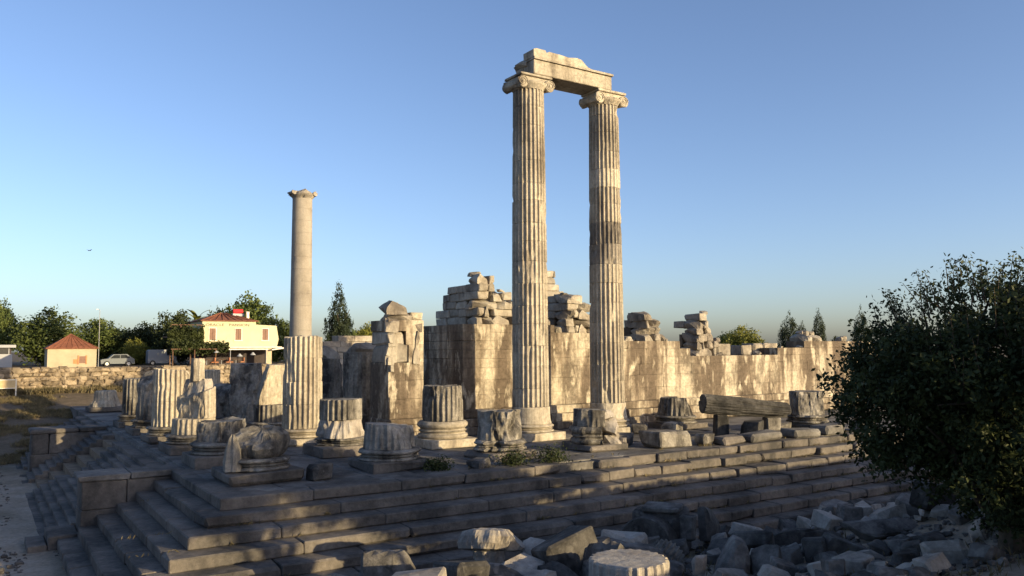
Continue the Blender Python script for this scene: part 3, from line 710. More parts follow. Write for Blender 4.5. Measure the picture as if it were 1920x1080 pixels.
LB = [(25.6, -1.2, 1.3, 1.0, .85, .5, 'black', 'fluted dark block sitting under the fallen shaft'),
      (19.3, -1.2, 2.3, 1.5, .75, .1, 'stump', 'large square sunlit block left of the fallen shaft'),
      (18.0, .4, 1.5, .9, .55, .7, 'rubble', 'dark tilted slab beside the right tall column'),
      (21.2, -2.0, .8, .7, .55, .2, 'stump', 'small cube block with a dark side next to the large square block'),
      (22.6, -2.3, 1.6, .9, .4, .0, 'step', 'low slab at the broken edge right of the large square block'),
      (24.8, -2.4, 2.4, 1.0, .42, .03, 'pave', 'long low slab in front of the fallen shaft'),
      (27.8, -2.6, 2.1, 1.0, .45, -.05, 'pave', 'low slab in front of the thin end of the fallen shaft'),
      (30.5, -2.3, 1.8, 1.0, .5, .1, 'pave', 'low slab near the ragged stump by the tree'),
      (22.6, 4.2, 1.7, .8, .5, .8, 'rubble', 'dark slab behind the right tall column base'),
      (24.0, 3.2, 1.2, .9, .6, .3, 'stump', 'rough block at the foot of the conical stump'),
      (29.8, .2, 1.0, .8, .5, 1.0, 'stump', 'small pale block right of the fallen shaft'),
      (33.5, -2.4, 1.6, .9, .6, .2, 'pave', 'squared block on the edge of the steps by the tree'),
      (8.3, -2.0, .9, .7, .35, .5, 'rubble', 'flat dark fragment beside the crumbling stump base'),
      (1.9, -1.3, .8, .65, .6, .3, 'rubble', 'rounded dark lump right of the corner boulder'),
      (2.4, -.6, .6, .5, .35, 1.1, 'rubble', 'small dark fragment behind the rounded lump by the corner boulder')]
for x, y, w, d, h, rz, mt, lab in LB:
    tag(block('loose_block', w, d, h, mt, None, (x, y, 0), rz, .05, .05, .4, .03, rw), lab, 'stone block', GL)
tag(rock('pale_shard', 'pale', (6.75, .95, .45), (.65, .5, 1.0), .4, .3, None, rw, 2), 'white leaning shard beside the low dark fluted stump', 'stone fragment', GL)

# ------------------------------------------------------------------ retaining wall and village behind
rv = random.Random(21)
rw_ = thing('retaining_wall', 'rough sunlit field stone retaining wall below the village', 'wall', (0, 61.3, 0))
ob('core', mesh('core', *box(-16, 26, .12, 1.2, -.5, 3.02)), 'mortar', rw_)
for i in range(7):
    x = -11.5 + rv.uniform(0, .4); z = .3 + i * .40
    while x < 15.5:
        w = rv.uniform(.45, 1.05)
        rock('stone', 'field', (x + w / 2, .05 + rv.uniform(-.06, .06), z + .2), (w * 1.08, .5, rv.uniform(.36, .5)), 0, .05, rw_, rv); x += w
parts = []
for x in np.arange(-16, 26, .8):
    parts.append(chamfer_box(.78, .9, rv.uniform(.14, .3), .05, .04, .4, rv, (x, .5, 2.98)))
v, f = join(parts); o = ob('coping_rubble', mesh('coping_rubble', v, f), 'field', rw_); o['kind'] = 'stuff'

GZ = 3.02
# guesthouse
hs = thing('guesthouse', 'cream two-storey guesthouse with red hipped roof and dark lettering', 'house', (12.9, 68, GZ))
u0_ = 2.2       # height of upper floor above ground
v, f = join([box(0, 6.15, 0, 6.5, u0_, 5.28)]); ob('upper_wall', mesh('upper_wall', v, f), 'plaster', hs)
v, f = prism([(6.16, u0_), (8.8, u0_), (9.0, 3.1), (8.85, 4.0), (8.72, 4.72), (6.16, 4.85)], .25, 6.0); ob('annex_wall', mesh('annex_wall', v, f), 'plaster', hs)
v, f = join([box(.1, 8.3, 1.8, 6.3, -.1, u0_ - .01)]); ob('ground_floor_wall', mesh('ground_floor_wall', v, f), 'canvas', hs)  # near-black colour stands in for the deep shade under the awning
rf = ob('roof', mesh('roof', [(-.25, -.3, 5.28), (6.4, -.3, 5.28), (6.4, 6.8, 5.28), (-.25, 6.8, 5.28), (2.7, 3.0, 6.3), (3.5, 3.5, 6.3), (-.25, -.3, 5.2), (6.4, -.3, 5.2), (6.4, 6.8, 5.2), (-.25, 6.8, 5.2)],
     [[0, 1, 5, 4], [1, 2, 5], [2, 3, 4, 5], [3, 0, 4], [0, 6, 7, 1], [1, 7, 8, 2], [2, 8, 9, 3], [3, 9, 6, 0], [9, 8, 7, 6]]), 'tile', hs)
ob('chimney', mesh('chimney', *join([box(5.45, 5.75, 1.5, 1.8, 5.3, 6.35), box(5.4, 5.8, 1.45, 1.85, 6.35, 6.43)])), 'trim', rf)
for r_ in range(9):                                              # ridges of the tile rows on the front slope
    x0 = -.1 + r_ * .78
    xt = 2.7 + .8 * r_ / 8; ob('tile_row', mesh('tile_row', *tube((x0, -.28, 5.31), (xt, 3.0 + .5 * r_ / 8, 6.31), .045, None, 5)), 'tile', rf)
for wx, wy, op in ((1.15, 0, 1), (4.1, 0, 0), (7.35, .25, 1)):
    w = ob('window', mesh('window', *box(wx - .36, wx + .36, wy - .03, wy + .1, 3.0, 4.35)), 'glass', hs)
    ob('frame', mesh('frame', *join([box(wx - .44, wx - .36, wy - .06, wy + .08, 2.95, 4.42), box(wx + .36, wx + .44, wy - .06, wy + .08, 2.95, 4.42), box(wx - .36, wx + .36, wy - .06, wy + .08, 4.35, 4.42), box(wx - .5, wx + .5, wy - .12, wy + .08, 2.87, 2.95)])), 'trim', w)
    for s in (-1, 1):
        pts = [box(wx + s * .18 - .165, wx + s * .18 + .165, wy - .07, wy - .035, 3.03, 4.33)]
        for k in range(9): pts.append(box(wx + s * .18 - .13, wx + s * .18 + .13, wy - .09, wy - .071, 3.1 + .13 * k, 3.16 + .13 * k))
        ob('shutter', mesh('shutter', *join(pts)), 'shutter', w)
ob('floor_slab', mesh('floor_slab', *box(-.7, 8.9, -1.4, .6, u0_ - .14, u0_ - .015)), 'trim', hs)
ob('awning', mesh('awning', *prism([(0, 2.02), (0, 1.95), (6.9, 1.95), (6.9, 2.02)], -2.4, -1.3)), 'canvas', hs)
ob('awning_beam', mesh('awning_beam', *box(2.4, 6.9, -2.52, -2.41, 1.82, 1.96)), 'trim', hs)
for px_ in (2.6, 6.7): ob('post', mesh('post', *tube((px_, -2.46, 0), (px_, -2.46, 1.82), .045)), 'metal', hs)
ob('pillar', mesh('pillar', *box(7.1, 7.75, -1.2, -.6, 0, u0_ - .15)), 'hutwall', hs)
ob('side_canopy', mesh('side_canopy', *prism([(7.6, 1.75), (9.4, 2.0), (9.4, 2.12), (7.6, 1.9)], -1.9, -.4)), 'trim', hs)
ob('balcony_floor', mesh('balcony_floor', *box(-3.6, -.02, -.4, 3.5, 3.28, 3.42)), 'wood', hs)
for x in (-3.5, -2.4, -1.3, -.2): ob('balcony_post', mesh('balcony_post', *box(x - .06, x + .06, -.38, -.26, 0 if x in (-3.5, -1.3) else 3.42, 4.65)), 'wood', hs)
ob('railing', mesh('railing', *join([box(-3.55, -.05, -.37, -.32, 4.0, 4.06)] + [box(-3.5 + .22 * k, -3.46 + .22 * k, -.36, -.33, 3.42, 4.0) for k in range(16)])), 'wood', hs)
ob('balcony_roof_beam', mesh('balcony_roof_beam', *box(-3.6, 0, -.4, -.25, 4.66, 4.76)), 'wood', hs)
tk = ob('water_tank', mesh('water_tank', *tube((4.1, 2.6, 6.5), (5.25, 2.6, 6.5), .27, None, 14)), 'red', hs); tk['label'] = 'red tank on the roof'
ob('tank_stand', mesh('tank_stand', *join([box(4.0, 5.35, 2.2, 3.0, 5.9, 6.22)] + [tube((x, 2.6, 5.3), (x, 2.6, 6.0), .03) for x in (4.2, 5.15)])), 'white', tk)
def lettering(txt, x0, x1, y, z, parent):
    cu = bpy.data.curves.new('lettering', 'FONT'); cu.body = txt; cu.size = .42; cu.extrude = .012
    o = bpy.data.objects.new('tmp', cu); COL.objects.link(o); bpy.context.view_layer.update()
    me = bpy.data.meshes.new_from_object(o.evaluated_get(bpy.context.evaluated_depsgraph_get())); bpy.data.objects.remove(o)
    w = max(p.co.x for p in me.vertices); s = (x1 - x0) / w
    q = ob('lettering', me, None, parent, (x0, y, z), (R(90), 0, 0), (s, 1, 1)); me.materials.clear(); me.materials.append(M['letter'])
lettering('ORACLE', .35, 2.45, -.015, 4.62, hs); lettering('PANSION', 3.0, 5.35, -.015, 4.62, hs)

# hut
ht = thing('stone_hut', 'small square sandy hut with a red pyramid roof on the retaining wall', 'hut', (-.75, 65, GZ))
ob('wall', mesh('wall', *box(-2.2, 2.2, -2.0, 2.0, -.1, 2.1)), 'hutwall', ht)
hr = ob('roof', mesh('roof', [(-2.38, -2.2, 2.1), (2.38, -2.2, 2.1), (2.38, 2.2, 2.1), (-2.38, 2.2, 2.1), (0, 0, 3.55), (-2.38, -2.2, 2.02), (2.38, -2.2, 2.02), (2.38, 2.2, 2.02), (-2.38, 2.2, 2.02)],
   [[0, 1, 4], [1, 2, 4], [2, 3, 4], [3, 0, 4], [0, 5, 6, 1], [1, 6, 7, 2], [2, 7, 8, 3], [3, 8, 5, 0], [8, 7, 6, 5]]), 'tile', ht)
for k in range(9): ob('tile_row', mesh('tile_row', *tube((-2.2 + .55 * k, -2.19, 2.12), (0, -.02, 3.56), .04, None, 5)), 'tile', hr)
dw = ob('window', mesh('window', *box(.62, 1.22, -2.03, -1.9, .55, 1.25)), 'shutter', ht)
ob('frame', mesh('frame', *join([box(.5, .62, -2.06, -1.92, .45, 1.35), box(1.22, 1.34, -2.06, -1.92, .45, 1.35)])), 'orange', dw)
ob('stain_board', mesh('stain_board', *box(.1, .48, -2.025, -1.95, .5, .95)), 'orange', ht)
lp = thing('lamp_post', 'thin pale lamp post at the right corner of the hut', 'lamp post', (1.62, 62.9, GZ))
ob('pole', mesh('pole', *tube((0, 0, -.2), (0, 0, 6.0), .035, .025)), 'metal', lp)
ob('lamp_head', mesh('lamp_head', *join([tube((0, 0, 5.98), (-.2, -.1, 6.06), .02), box(-.36, -.15, -.16, -.04, 6.03, 6.09)])), 'metal', lp)

# parked car
ca = thing('parked_car', 'white hatchback parked behind the retaining wall', 'car', (4.75, 73.5, GZ))
prof = [(-1.75, .3), (-1.8, .7), (-1.65, .82), (-1.0, .9), (-.5, 1.38), (.95, 1.4), (1.5, 1.0), (1.75, .85), (1.78, .3)]
ob('body', mesh('body', *prism(prof, -.75, .75)), 'carpaint', ca)
ob('side_window', mesh('side_window', *prism([(-.82, .93), (-.42, 1.3), (.2, 1.32), (.2, .93)], -.757, .757)), 'glass', ca)
ob('side_window', mesh('side_window', *prism([(.27, .93), (.27, 1.32), (.88, 1.32), (1.28, .95)], -.757, .757)), 'glass', ca)
for wx in (-1.15, 1.1):
    for sy in (-.78, .78):
        w = ob('wheel', mesh('wheel', *tube((wx, sy - .1, .31), (wx, sy + .1, .31), .31, None, 16)), 'rubber', ca)
        ob('rim', mesh('rim', *tube((wx, sy - .11, .31), (wx, sy + .11, .31), .19, None, 12)), 'metal', w)
for sy in (-.55, .55): ob('headlight', mesh('headlight', *box(-1.83, -1.7, sy - .15, sy + .15, .62, .78)), 'glass', ca)
# white van
va = thing('parked_van', 'pale van standing in the shade left of the guesthouse', 'van', (9.6, 74.5, GZ))
ob('body', mesh('body', *prism([(-1.5, .3), (-1.5, 1.75), (-1.3, 1.9), (1.0, 1.9), (1.35, 1.2), (1.65, 1.0), (1.65, .3)], -.85, .85)), 'white', va)
ob('windscreen', mesh('windscreen', *prism([(.55, 1.2), (.55, 1.75), (.95, 1.75), (1.22, 1.2)], -.857, .857)), 'glass', va)
for wx in (-1.0, 1.1):
    w = ob('wheel', mesh('wheel', *tube((wx, -.9, .32), (wx, -.68, .32), .32, None, 14)), 'rubber', va); ob('rim', mesh('rim', *tube((wx, -.91, .32), (wx, -.69, .32), .18, None, 10)), 'metal', w)
# low white building at the left edge
lb = thing('low_building', 'low white building with a dark window band at the far left edge', 'building', (-8.6, 74, GZ))
ob('wall', mesh('wall', *box(-4, 3.0, 0, 6, 0, 1.5)), 'white', lb)
ob('flat_roof', mesh('flat_roof', *box(-4.3, 3.3, -.4, 6.3, 2.2, 2.5)), 'white', lb)
ob('upper_wall', mesh('upper_wall', *box(-3.9, 2.9, .1, 5.9, 1.5, 2.2)), 'canvas', lb)
for x in (-2.6, -1.0, .6, 2.1): w = ob('window', mesh('window', *box(x - .5, x + .5, .03, .2, 1.55, 2.15)), 'glass', lb); ob('frame', mesh('frame', *box(x + .52, x + .6, .0, .2, 1.5, 2.2)), 'white', w)
# sign at the left edge
sg = thing('notice_board', 'tan framed notice board on posts at the far left edge', 'sign', (-6.6, 58.5, terrain(-6.6, 58.5)))
ob('board', mesh('board', *box(-1.3, .9, -.04, .04, .75, 1.45)), 'board', sg)
ob('frame', mesh('frame', *join([box(-1.36, .96, -.06, .06, 1.45, 1.53), box(-1.36, .96, -.06, .06, .68, .75)])), 'trim', sg)
for x in (-1.25, .92): ob('post', mesh('post', *box(x - .05, x + .05, -.05, .05, -.2, 1.45)), 'trim', sg)

# cafe furniture under the awning
def chair(loc, rz, label):
    c = thing('cafe_chair', label, 'chair', loc, rz, 'chairs on the guesthouse terrace')
    ob('seat', mesh('seat', *box(-.22, .22, -.22, .22, .42, .48)), 'orange', c)
    ob('backrest', mesh('backrest', *box(-.22, .22, .18, .23, .55, .95)), 'orange', c)
    for sx in (-.19, .19):
        for sy in (-.19, .19): ob('leg', mesh('leg', *box(sx - .02, sx + .02, sy - .02, sy + .02, 0, .95 if sy > 0 else .42)), 'wood', c)
def table(loc, label):
    c = thing('cafe_table', label, 'table', loc, 0, 'tables on the guesthouse terrace')
    ob('table_top', mesh('table_top', *box(-.4, .4, -.4, .4, .72, .76)), 'wood', c)
    ob('leg', mesh('leg', *tube((0, 0, .03), (0, 0, .72), .04)), 'metal', c); ob('base', mesh('base', *box(-.22, .22, -.22, .22, 0, .03)), 'metal', c)
for k, x in enumerate((12.7, 14.3, 15.9)):
    table((x, 64.6, GZ), ('leftmost small square cafe table on the terrace', 'middle small square cafe table on the terrace', 'rightmost small square cafe table on the terrace')[k])
    for s in (-1, 1): chair((x + s * .62, 64.5, GZ), -s * 1.57 + .2, 'orange chair on the %s side of the %s cafe table' % ('left' if s < 0 else 'right', ('leftmost', 'middle', 'rightmost')[k]))
for k, (x, z, lab) in enumerate(((16.6, 4.3, 'left white conical hanging lamp under the dark awning'), (18.1, 4.45, 'right white conical hanging lamp under the dark awning'), (14.0, 4.75, 'small pale hanging lamp at the left end of the awning'))):
    l = thing('hanging_lamp', lab, 'lamp', (x, 65.7, z), 0, 'lamps hanging under the awning')
    revolve('lamp_shade', [(.34, -.22), (.3, -.15), (.1, .08), (.05, .1)], 'white', l, 0, 16); ob('cord', mesh('cord', *tube((0, 0, .1), (0, 0, 4.97 - z), .012, None, 5)), 'rubber', l)

# ------------------------------------------------------------------ trees
def cloud(n_cl, per, rad, size, aspect, seed, shape):
    rs = np.random.RandomState(seed); C_ = []
    while len(C_) < n_cl:
        p = rs.uniform(-1, 1, 3)
        if shape(p, rs): C_.append(p)
    C_ = np.array(C_); P = np.repeat(C_, per, axis=0) + rs.normal(size=(n_cl * per, 3)) * rad
    return leaves(P, size, aspect, rs)
def sh_round(p, rs):
    r = np.linalg.norm(p); lump = 0.82 + .28 * nz(p[0] * 2.1 + rs.tomaxint() % 1, p[1] * 2.1, p[2] * 2.1)
    return lump * .35 < r < lump * 1.05
def sh_cone(p, rs):
    h = (p[2] + 1) / 2; a = math.atan2(p[1], p[0]); r = math.hypot(p[0], p[1])
    lim = (1 - h) ** .8 * (.8 + .45 * nz(math.cos(a) * 1.7, math.sin(a) * 1.7, h * 6)); return .35 * lim < r < max(lim, .04)
def sh_cyp(p, rs):
    h = (p[2] + 1) / 2; a = math.atan2(p[1], p[0]); r = math.hypot(p[0], p[1])
    lim = min(1, h * 6 + .5) * (1 - h ** 2.2) * (.85 + .25 * nz(math.cos(a) * 1.5, math.sin(a) * 1.5, h * 4)); return .4 * lim < r < max(lim, .05)
CR = {'round': [quads('crown', cloud(520, 18, .075, .085, .7, s, sh_round)) for s in (1, 2, 3)],
      'cone': [quads('crown', cloud(700, 18, .05, .07, .5, 5, sh_cone))],
      'cypress': [quads('crown', cloud(600, 18, .055, .08, .4, s, sh_cyp)) for s in (6, 7)]}
def tree(kind, var, loc, top, r, mat, label, group, name):
    H_ = top - loc[2]; t = thing(name, label, 'tree', loc, RND.uniform(0, 6), group)
    low = {'round': .0, 'cone': .1, 'cypress': .05}[kind]
    me = CR[kind][var % len(CR[kind])].copy(); me.materials.clear(); me.materials.append(M[mat])
    o = ob('crown', me, None, t, (0, 0, H_ * (low + (1 - low) / 2)), (0, 0, 0), (r, r, H_ * (1 - low) / 2 * 1.04))
    tr = [tube((0, 0, -.2), (0, 0, H_ * .5), .04 * r + .08, .03 * r + .03, 7)]
    for k in range(4):
        a = k * 1.6 + var; tr.append(tube((0, 0, H_ * (.25 + .06 * k)), (r * .5 * math.cos(a), r * .5 * math.sin(a), H_ * (.5 + .06 * k)), .03 * r, .015 * r, 5))
    ob('trunk', mesh('trunk', *join(tr)), 'bark', t)
GT = 'trees in the village behind the ruin'
tree('round', 0, (-6.9, 84, 3.1), 10.9, 2.3, 'leafg', 'tall tree cut by the left edge of the picture', GT, 'village_tree')
tree('round', 1, (-2.0, 80, 3.1), 9.7, 4.1, 'leafg', 'large round green tree behind the small hut', GT, 'village_tree')
tree('round', 2, (4.7, 86, 3.1), 8.9, 3.7, 'leafg', 'dark round tree right of the lamp post', GT, 'village_tree')
tree('round', 0, (8.9, 84, 3.1), 8.3, 3.2, 'leafd', 'dark low tree between the lamp post and the guesthouse', GT, 'village_tree')
tree('round', 1, (7.3, 77.5, 3.0), 6.2, 1.9, 'leafy', 'bright yellow-green bush above the parked car', GT, 'garden_bush')
tree('round', 2, (11.6, 77, 3.0), 9.7, 3.0, 'leafd', 'dark leafy tree behind the wooden balcony', GT, 'village_tree')
tree('round', 0, (22.0, 84, 3.0), 12.4, 4.5, 'leafg', 'tall round tree rising behind the guesthouse roof', GT, 'village_tree')
tree('round', 1, (18.6, 85, 3.0), 10.3, 2.3, 'leafd', 'lower dark tree left behind the guesthouse roof', GT, 'village_tree')
tree('round', 2, (26.0, 82, 3.0), 9.0, 3.0, 'leafg', 'small tree at the right end of the guesthouse', GT, 'village_tree')
tree('cone', 0, (30.3, 70, 3.0), 14.3, 2.7, 'leafc', 'dark ragged conifer right of the smooth slender column', GT, 'conifer_tree')
tree('round', 1, (29.2, 84, 3.1), 8.6, 1.9, 'leafg', 'small pale tree between the smooth column and the conifer', GT, 'village_tree')
tree('round', 0, (39.2, 82, 3.1), 8.6, 2.6, 'leafy', 'low sunlit tree top just right of the conifer', GT, 'village_tree')
tree('round', 2, (36.0, 80, 3.1), 7.6, 2.0, 'leafg', 'low green tree top beside the conifer', GT, 'village_tree')
tree('round', 2, (1.4, 90, 3.1), 7.4, 3.6, 'leafd', 'low dark tree between the hut and the lamp post', GT, 'village_tree')
tree('round', 1, (12.0, 92, 3.1), 7.2, 3.8, 'leafd', 'low dark tree behind the pale van', GT, 'village_tree')
tree('round', 0, (-9.5, 92, 3.1), 7.6, 4.2, 'leafd', 'low dark tree behind the low white building', GT, 'village_tree')
tree('round', 2, (7.0, 96, 3.1), 7.8, 4.0, 'leafd', 'low dark tree filling the gap above the parked car', GT, 'village_tree')
GC = 'cypresses beyond the right end of the wall'
tree('cypress', 0, (83.2, 41.1, 3.2), 9.5, 2.1, 'leafc', 'broad dark cypress with a split tip above the wall', GC, 'cypress_tree')
tree('cypress', 1, (84.7, 40.2, 3.2), 8.4, 1.1, 'leafc', 'short cypress squeezed between the broad one and the slim one', GC, 'cypress_tree')
tree('cypress', 1, (86.5, 38.9, 3.2), 10.1, 1.25, 'leafc', 'slim pointed cypress above the block on the wall', GC, 'cypress_tree')
tree('cypress', 0, (91.4, 35.8, 3.2), 10.2, 1.5, 'leafc', 'dark cypress next to the loose sprigs of the big tree', GC, 'cypress_tree')
tree('round', 1, (85.4, 51.5, 3.2), 7.8, 3.6, 'leafy', 'low light green bush on the skyline above the wall', GC, 'skyline_bush')
tree('round', 2, (89.4, 38.2, 3.2), 6.2, 1.2, 'leafd', 'small dark bush right of the slim cypress', GC, 'skyline_bush')
# palm with yellow-green fronds by the balcony
pt = thing('palm_tree', 'yellow-green palm beside the balcony of the guesthouse', 'tree', (14.4, 78, 3.0))
ob('trunk', mesh('trunk', *tube((0, 0, -.1), (0, 0, 5.6), .22, .17)), 'bark', pt)
for k in range(13):
    a = k * 2.4; e = R(70 - 9 * (k % 6) * 1.6); pts = []; q = Vector((0, 0, 5.6)); Qs = []
    for s in range(8):
        d = Vector((math.cos(a) * math.cos(e), math.sin(a) * math.cos(e), math.sin(e))); q2 = q + d * .26; sd = Vector((-math.sin(a), math.cos(a), 0)) * (.30 - .02 * s)
        for sg_ in (-1, 1): Qs.append([q, q2, q2 + sd * sg_ + d * .15 - Vector((0, 0, .06)), q + sd * sg_ - Vector((0, 0, .06))])
        q = q2; e -= .13
    ob('frond', quads('frond', [[tuple(c) for c in z] for z in Qs]), 'leafy', pt)

# vine over the terrace beside the guesthouse
rs = np.random.RandomState(44)
P = np.concatenate([np.stack([rs.uniform(9.2, 15.4, 4600), rs.uniform(65.4, 68.5, 4600), rs.normal(5.1, .3, 4600)], 1), np.stack([rs.uniform(9.0, 12.9, 2600), rs.uniform(67.0, 67.6, 2600), rs.normal(6.5, .5, 2600)], 1)])
vn = thing('vine_pergola', 'vine-covered pergola left of the guesthouse awning', 'pergola', (0, 0, 0))
ob('vine', quads('vine', leaves(P, .26, .8, rs)), 'leafd', vn)
for x in (9.3, 11.6, 13.9): ob('post', mesh('post', *tube((x, 65.6, GZ), (x, 65.6, 5.0), .07)), 'wood', vn)
ob('beam', mesh('beam', *join([box(9.1, 14.6, 65.55, 65.67, 4.9, 5.0), box(9.1, 14.6, 67.9, 68.0, 4.9, 5.0)])), 'wood', vn)

# ------------------------------------------------------------------ the big tree on the rubble bank
TX, TY = 12.9, -20.1; TZ = terrain(TX, TY)
bt = thing('broadleaf_tree', 'big dark leafy tree filling the right edge over the rubble', 'tree', (TX, TY, TZ))
rs = np.random.RandomState(9)
cz, RXY, RZ_ = 3.85, 3.85, 2.95          # crown centre above the foot, radii
limbs, tips, twigs = [], [], []
for k in range(9):
    a = k * 2.399 + .4; b0 = Vector((.12 * math.cos(a), .12 * math.sin(a), .5 + .12 * k))
    e0 = Vector((math.cos(a) * (1.5 + .15 * (k % 3)), math.sin(a) * (1.5 + .15 * (k % 3)), 2.2 + .42 * k)); m0 = (b0 + e0) / 2 + Vector((0, 0, -.3))
    limbs += [tube(b0, m0, .17, .12, 7), tube(m0, e0, .12, .07, 7)]
    for q in range(7):
        dv = Vector(rs.normal(size=3)); dv.normalize(); e1 = e0 + Vector((dv.x * 1.9, dv.y * 1.9, dv.z * 1.3 + .3)); twigs.append(tube(e0, e1, .055, .02, 5)); tips.append(e1)
limbs.append(tube((0, 0, -.3), (.1, 0, 1.4), .34, .24, 9)); limbs.append(tube((.1, 0, 1.4), (-.1, .1, 4.0), .24, .1, 9))
C_ = []
for _ in range(150):                                   # boughs: uneven clumps with gaps between them
    d = rs.normal(size=3); d /= np.linalg.norm(d); d[2] = d[2] * .92 - .06
    q = (abs(d[0]) ** 2.6 + abs(d[1]) ** 2.6 + abs(d[2]) ** 2.6) ** (1 / 2.6); rad = rs.uniform(.5, .96) + .22 * nz(d[0] * 2.4, d[1] * 2.4, d[2] * 2.4)
    c = np.array([d[0] * RXY, d[1] * RXY, d[2] * RZ_]) / q * rad + np.array([0, 0, cz])
    C_.append(c + rs.normal(size=(rs.randint(8, 17), 3)) * np.array([.42, .42, .30]) * rs.uniform(.6, 1.15))
C_ = np.concatenate(C_ + [rs.uniform(-.62, .62, (260, 3)) * np.array([RXY, RXY, RZ_]) + np.array([0, 0, cz])]); per = 44
P = np.repeat(C_, per, 0) + rs.normal(size=(len(C_) * per, 3)) * np.array([.15, .15, .13])
L1 = leaves(P, .15, .5, rs, .15)
SPR = []                                                  # long shoots that break the outline
for k in range(210):
    a = rs.uniform(0, 6.283); el = rs.uniform(-.1, 1.45); p = np.array([math.cos(a) * math.cos(el) * RXY, math.sin(a) * math.cos(el) * RXY, cz + math.sin(el) * RZ_]) * 1.0
    p[:2] *= .84; p[2] = cz + (p[2] - cz) * .84
    d = np.array([math.cos(a) * .45 * math.cos(el), math.sin(a) * .45 * math.cos(el), .75 + .2 * math.sin(el)]) + rs.normal(size=3) * .15; d /= np.linalg.norm(d); L = rs.uniform(.35, 1.25) ** 1.0
    twigs.append(tube(p, p + d * L, .018, .006, 4))
    n = int(L * 48); t = rs.uniform(.15, 1.02, n) ** .8; SPR.append(p + d * L * t[:, None] + rs.normal(size=(n, 3)) * .10)
L2 = leaves(np.concatenate(SPR), .115, .45, rs, .3)
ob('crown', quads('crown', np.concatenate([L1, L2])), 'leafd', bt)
ob('trunk', mesh('trunk', *join(limbs)), 'bark', bt)
o = ob('twigs', mesh('twigs', *join(twigs)), 'bark', bt); o['kind'] = 'stuff'
for x, y, sxy, sz, lift, lab in ((15.8, -27.3, .66, .76, 0, 'unseen neighbouring tree on the bank, added to shade the big tree'), (9.4, -26.6, .68, .69, 2.6, 'unseen slender tree on the bank, added to shade the corner steps'),
                                 (17.9, -20.7, .24, .22, 0, 'unseen low shrub on the crest of the bank, added for shade'), (20.6, -21.6, .26, .20, 0, 'second unseen bush on the crest of the bank, added for shade')):  # unseen copies of the big tree, added for the shade they cast
    t2 = bt.copy(); COL.objects.link(t2); t2.location = (x, y, terrain(x, y)); t2.rotation_euler = (0, 0, x); t2.scale = (sxy, sxy, sz)
    t2['label'] = lab; t2['group'] = 'trees on the north bank'
    for ch in bt.children:
        c2 = ch.copy(); COL.objects.link(c2); c2.parent = t2
        if lift:
            if ch.name.startswith('trunk'): c2.scale = (1, 1, 1.7)
            else: c2.location = (0, 0, lift)
bt['group'] = 'trees on the north bank'

# ------------------------------------------------------------------ foreground rubble
rr_ = random.Random(5)
GR = 'rubble of marble fragments below the steps'
def big(name, lab, cat='stone block', **k): return tag(rock(name, **k), lab, cat, GR)
z_ = terrain
t = thing('fluted_drum', 'fluted column drum standing upright with a pale flat top in the foreground', 'column drum', (4.75, -15.1, z_(4.75, -15.1) - .1), 0, None)
hh = -.38 - t.location.z
revolve('drum', [(1.0, 0), (1.0, .3), (.99, .6), (.98, hh - .06), (.95, hh)], 'pale', t, .07, 0, 71, .15, .1)
block('support_block', 1.0, 1.0, .5, 'rubble', t, (.1, .1, -.4), .3, .05, .03, .2, 0, rr_)
t = thing('capital_fragment', 'pale mushroom-shaped capital fragment lit by the sun in the foreground', 'capital fragment', (3.35, -10.85, -1.12), .3)
revolve('neck', [(.46, 0), (.44, .15), (.5, .34)], 'pale', t, .08, 0, 72, .1, .1, (), 0, None, (0, 0, 0), (0, 0, 0), 9)
revolve('cap', [(.62, .28), (.86, .32), (.95, .48), (.92, .66), (.78, .80), (.45, .88)], 'pale', t, 0, 72, 73, .6, .02, ((.3, -.6, .75, .95),), .22, None, (.1, 0, -.06), (R(-8), R(13), 0), 24, 2.1)
big('rubble_block', 'broad grey block carrying the pale mushroom-shaped fragment', mat='rubble', loc=(3.3, -10.9, -1.85), size=(2.0, 1.5, 1.55), rz=.4, rnd=rr_, k=3, tilt=.04)
t = thing('notched_block', 'tall dark block with a notched top, behind the fluted drum', 'stone block', (9.7, -10.9, z_(9.7, -10.9) - .05), .5)
zz = -.42 - t.location.z
v, f = chamfer_box(1.55, 1.7, zz, .10, .07, .5, rr_); ob('body', mesh('body', v, f), 'rubble', t, (.25, 0, 0), (0, 0, .1))
revolve('rounded_end', [(.82, -.35), (.86, -.25), (.86, .3), (.80, .36)], 'rubble', t, 0, 40, 75, .2, .1, (), .03, None, (-.72, .1, zz - .92), (0, R(90), 0))
block('slab', .95, 1.2, .17, 'rubble', t, (-.05, -.15, zz - .01), .1, .03, .02, .2, .05, rr_); block('tongue', .42, .45, .75, 'rubble', t, (-.12, -.98, zz - .85), .05, .03, .02, .2, .04, rr_)
big('rubble_slab', 'slab leaning against the tall notched block', mat='rubble', loc=(11.9, -11.0, -1.15), size=(1.5, .5, 1.1), rz=.6, rnd=rr_, k=5, tilt=.35)
t = thing('fluted_fragment', 'small fluted drum fragment behind the upright drum', 'column drum', (7.4, -13.4, z_(7.4, -13.4) + .1), .3, None, (R(8), R(75), .6))
revolve('drum', [(.5, -.7), (.55, -.6), (.55, .55), (.5, .62)], 'stump', t, .06, 0, 77, .2, .05)
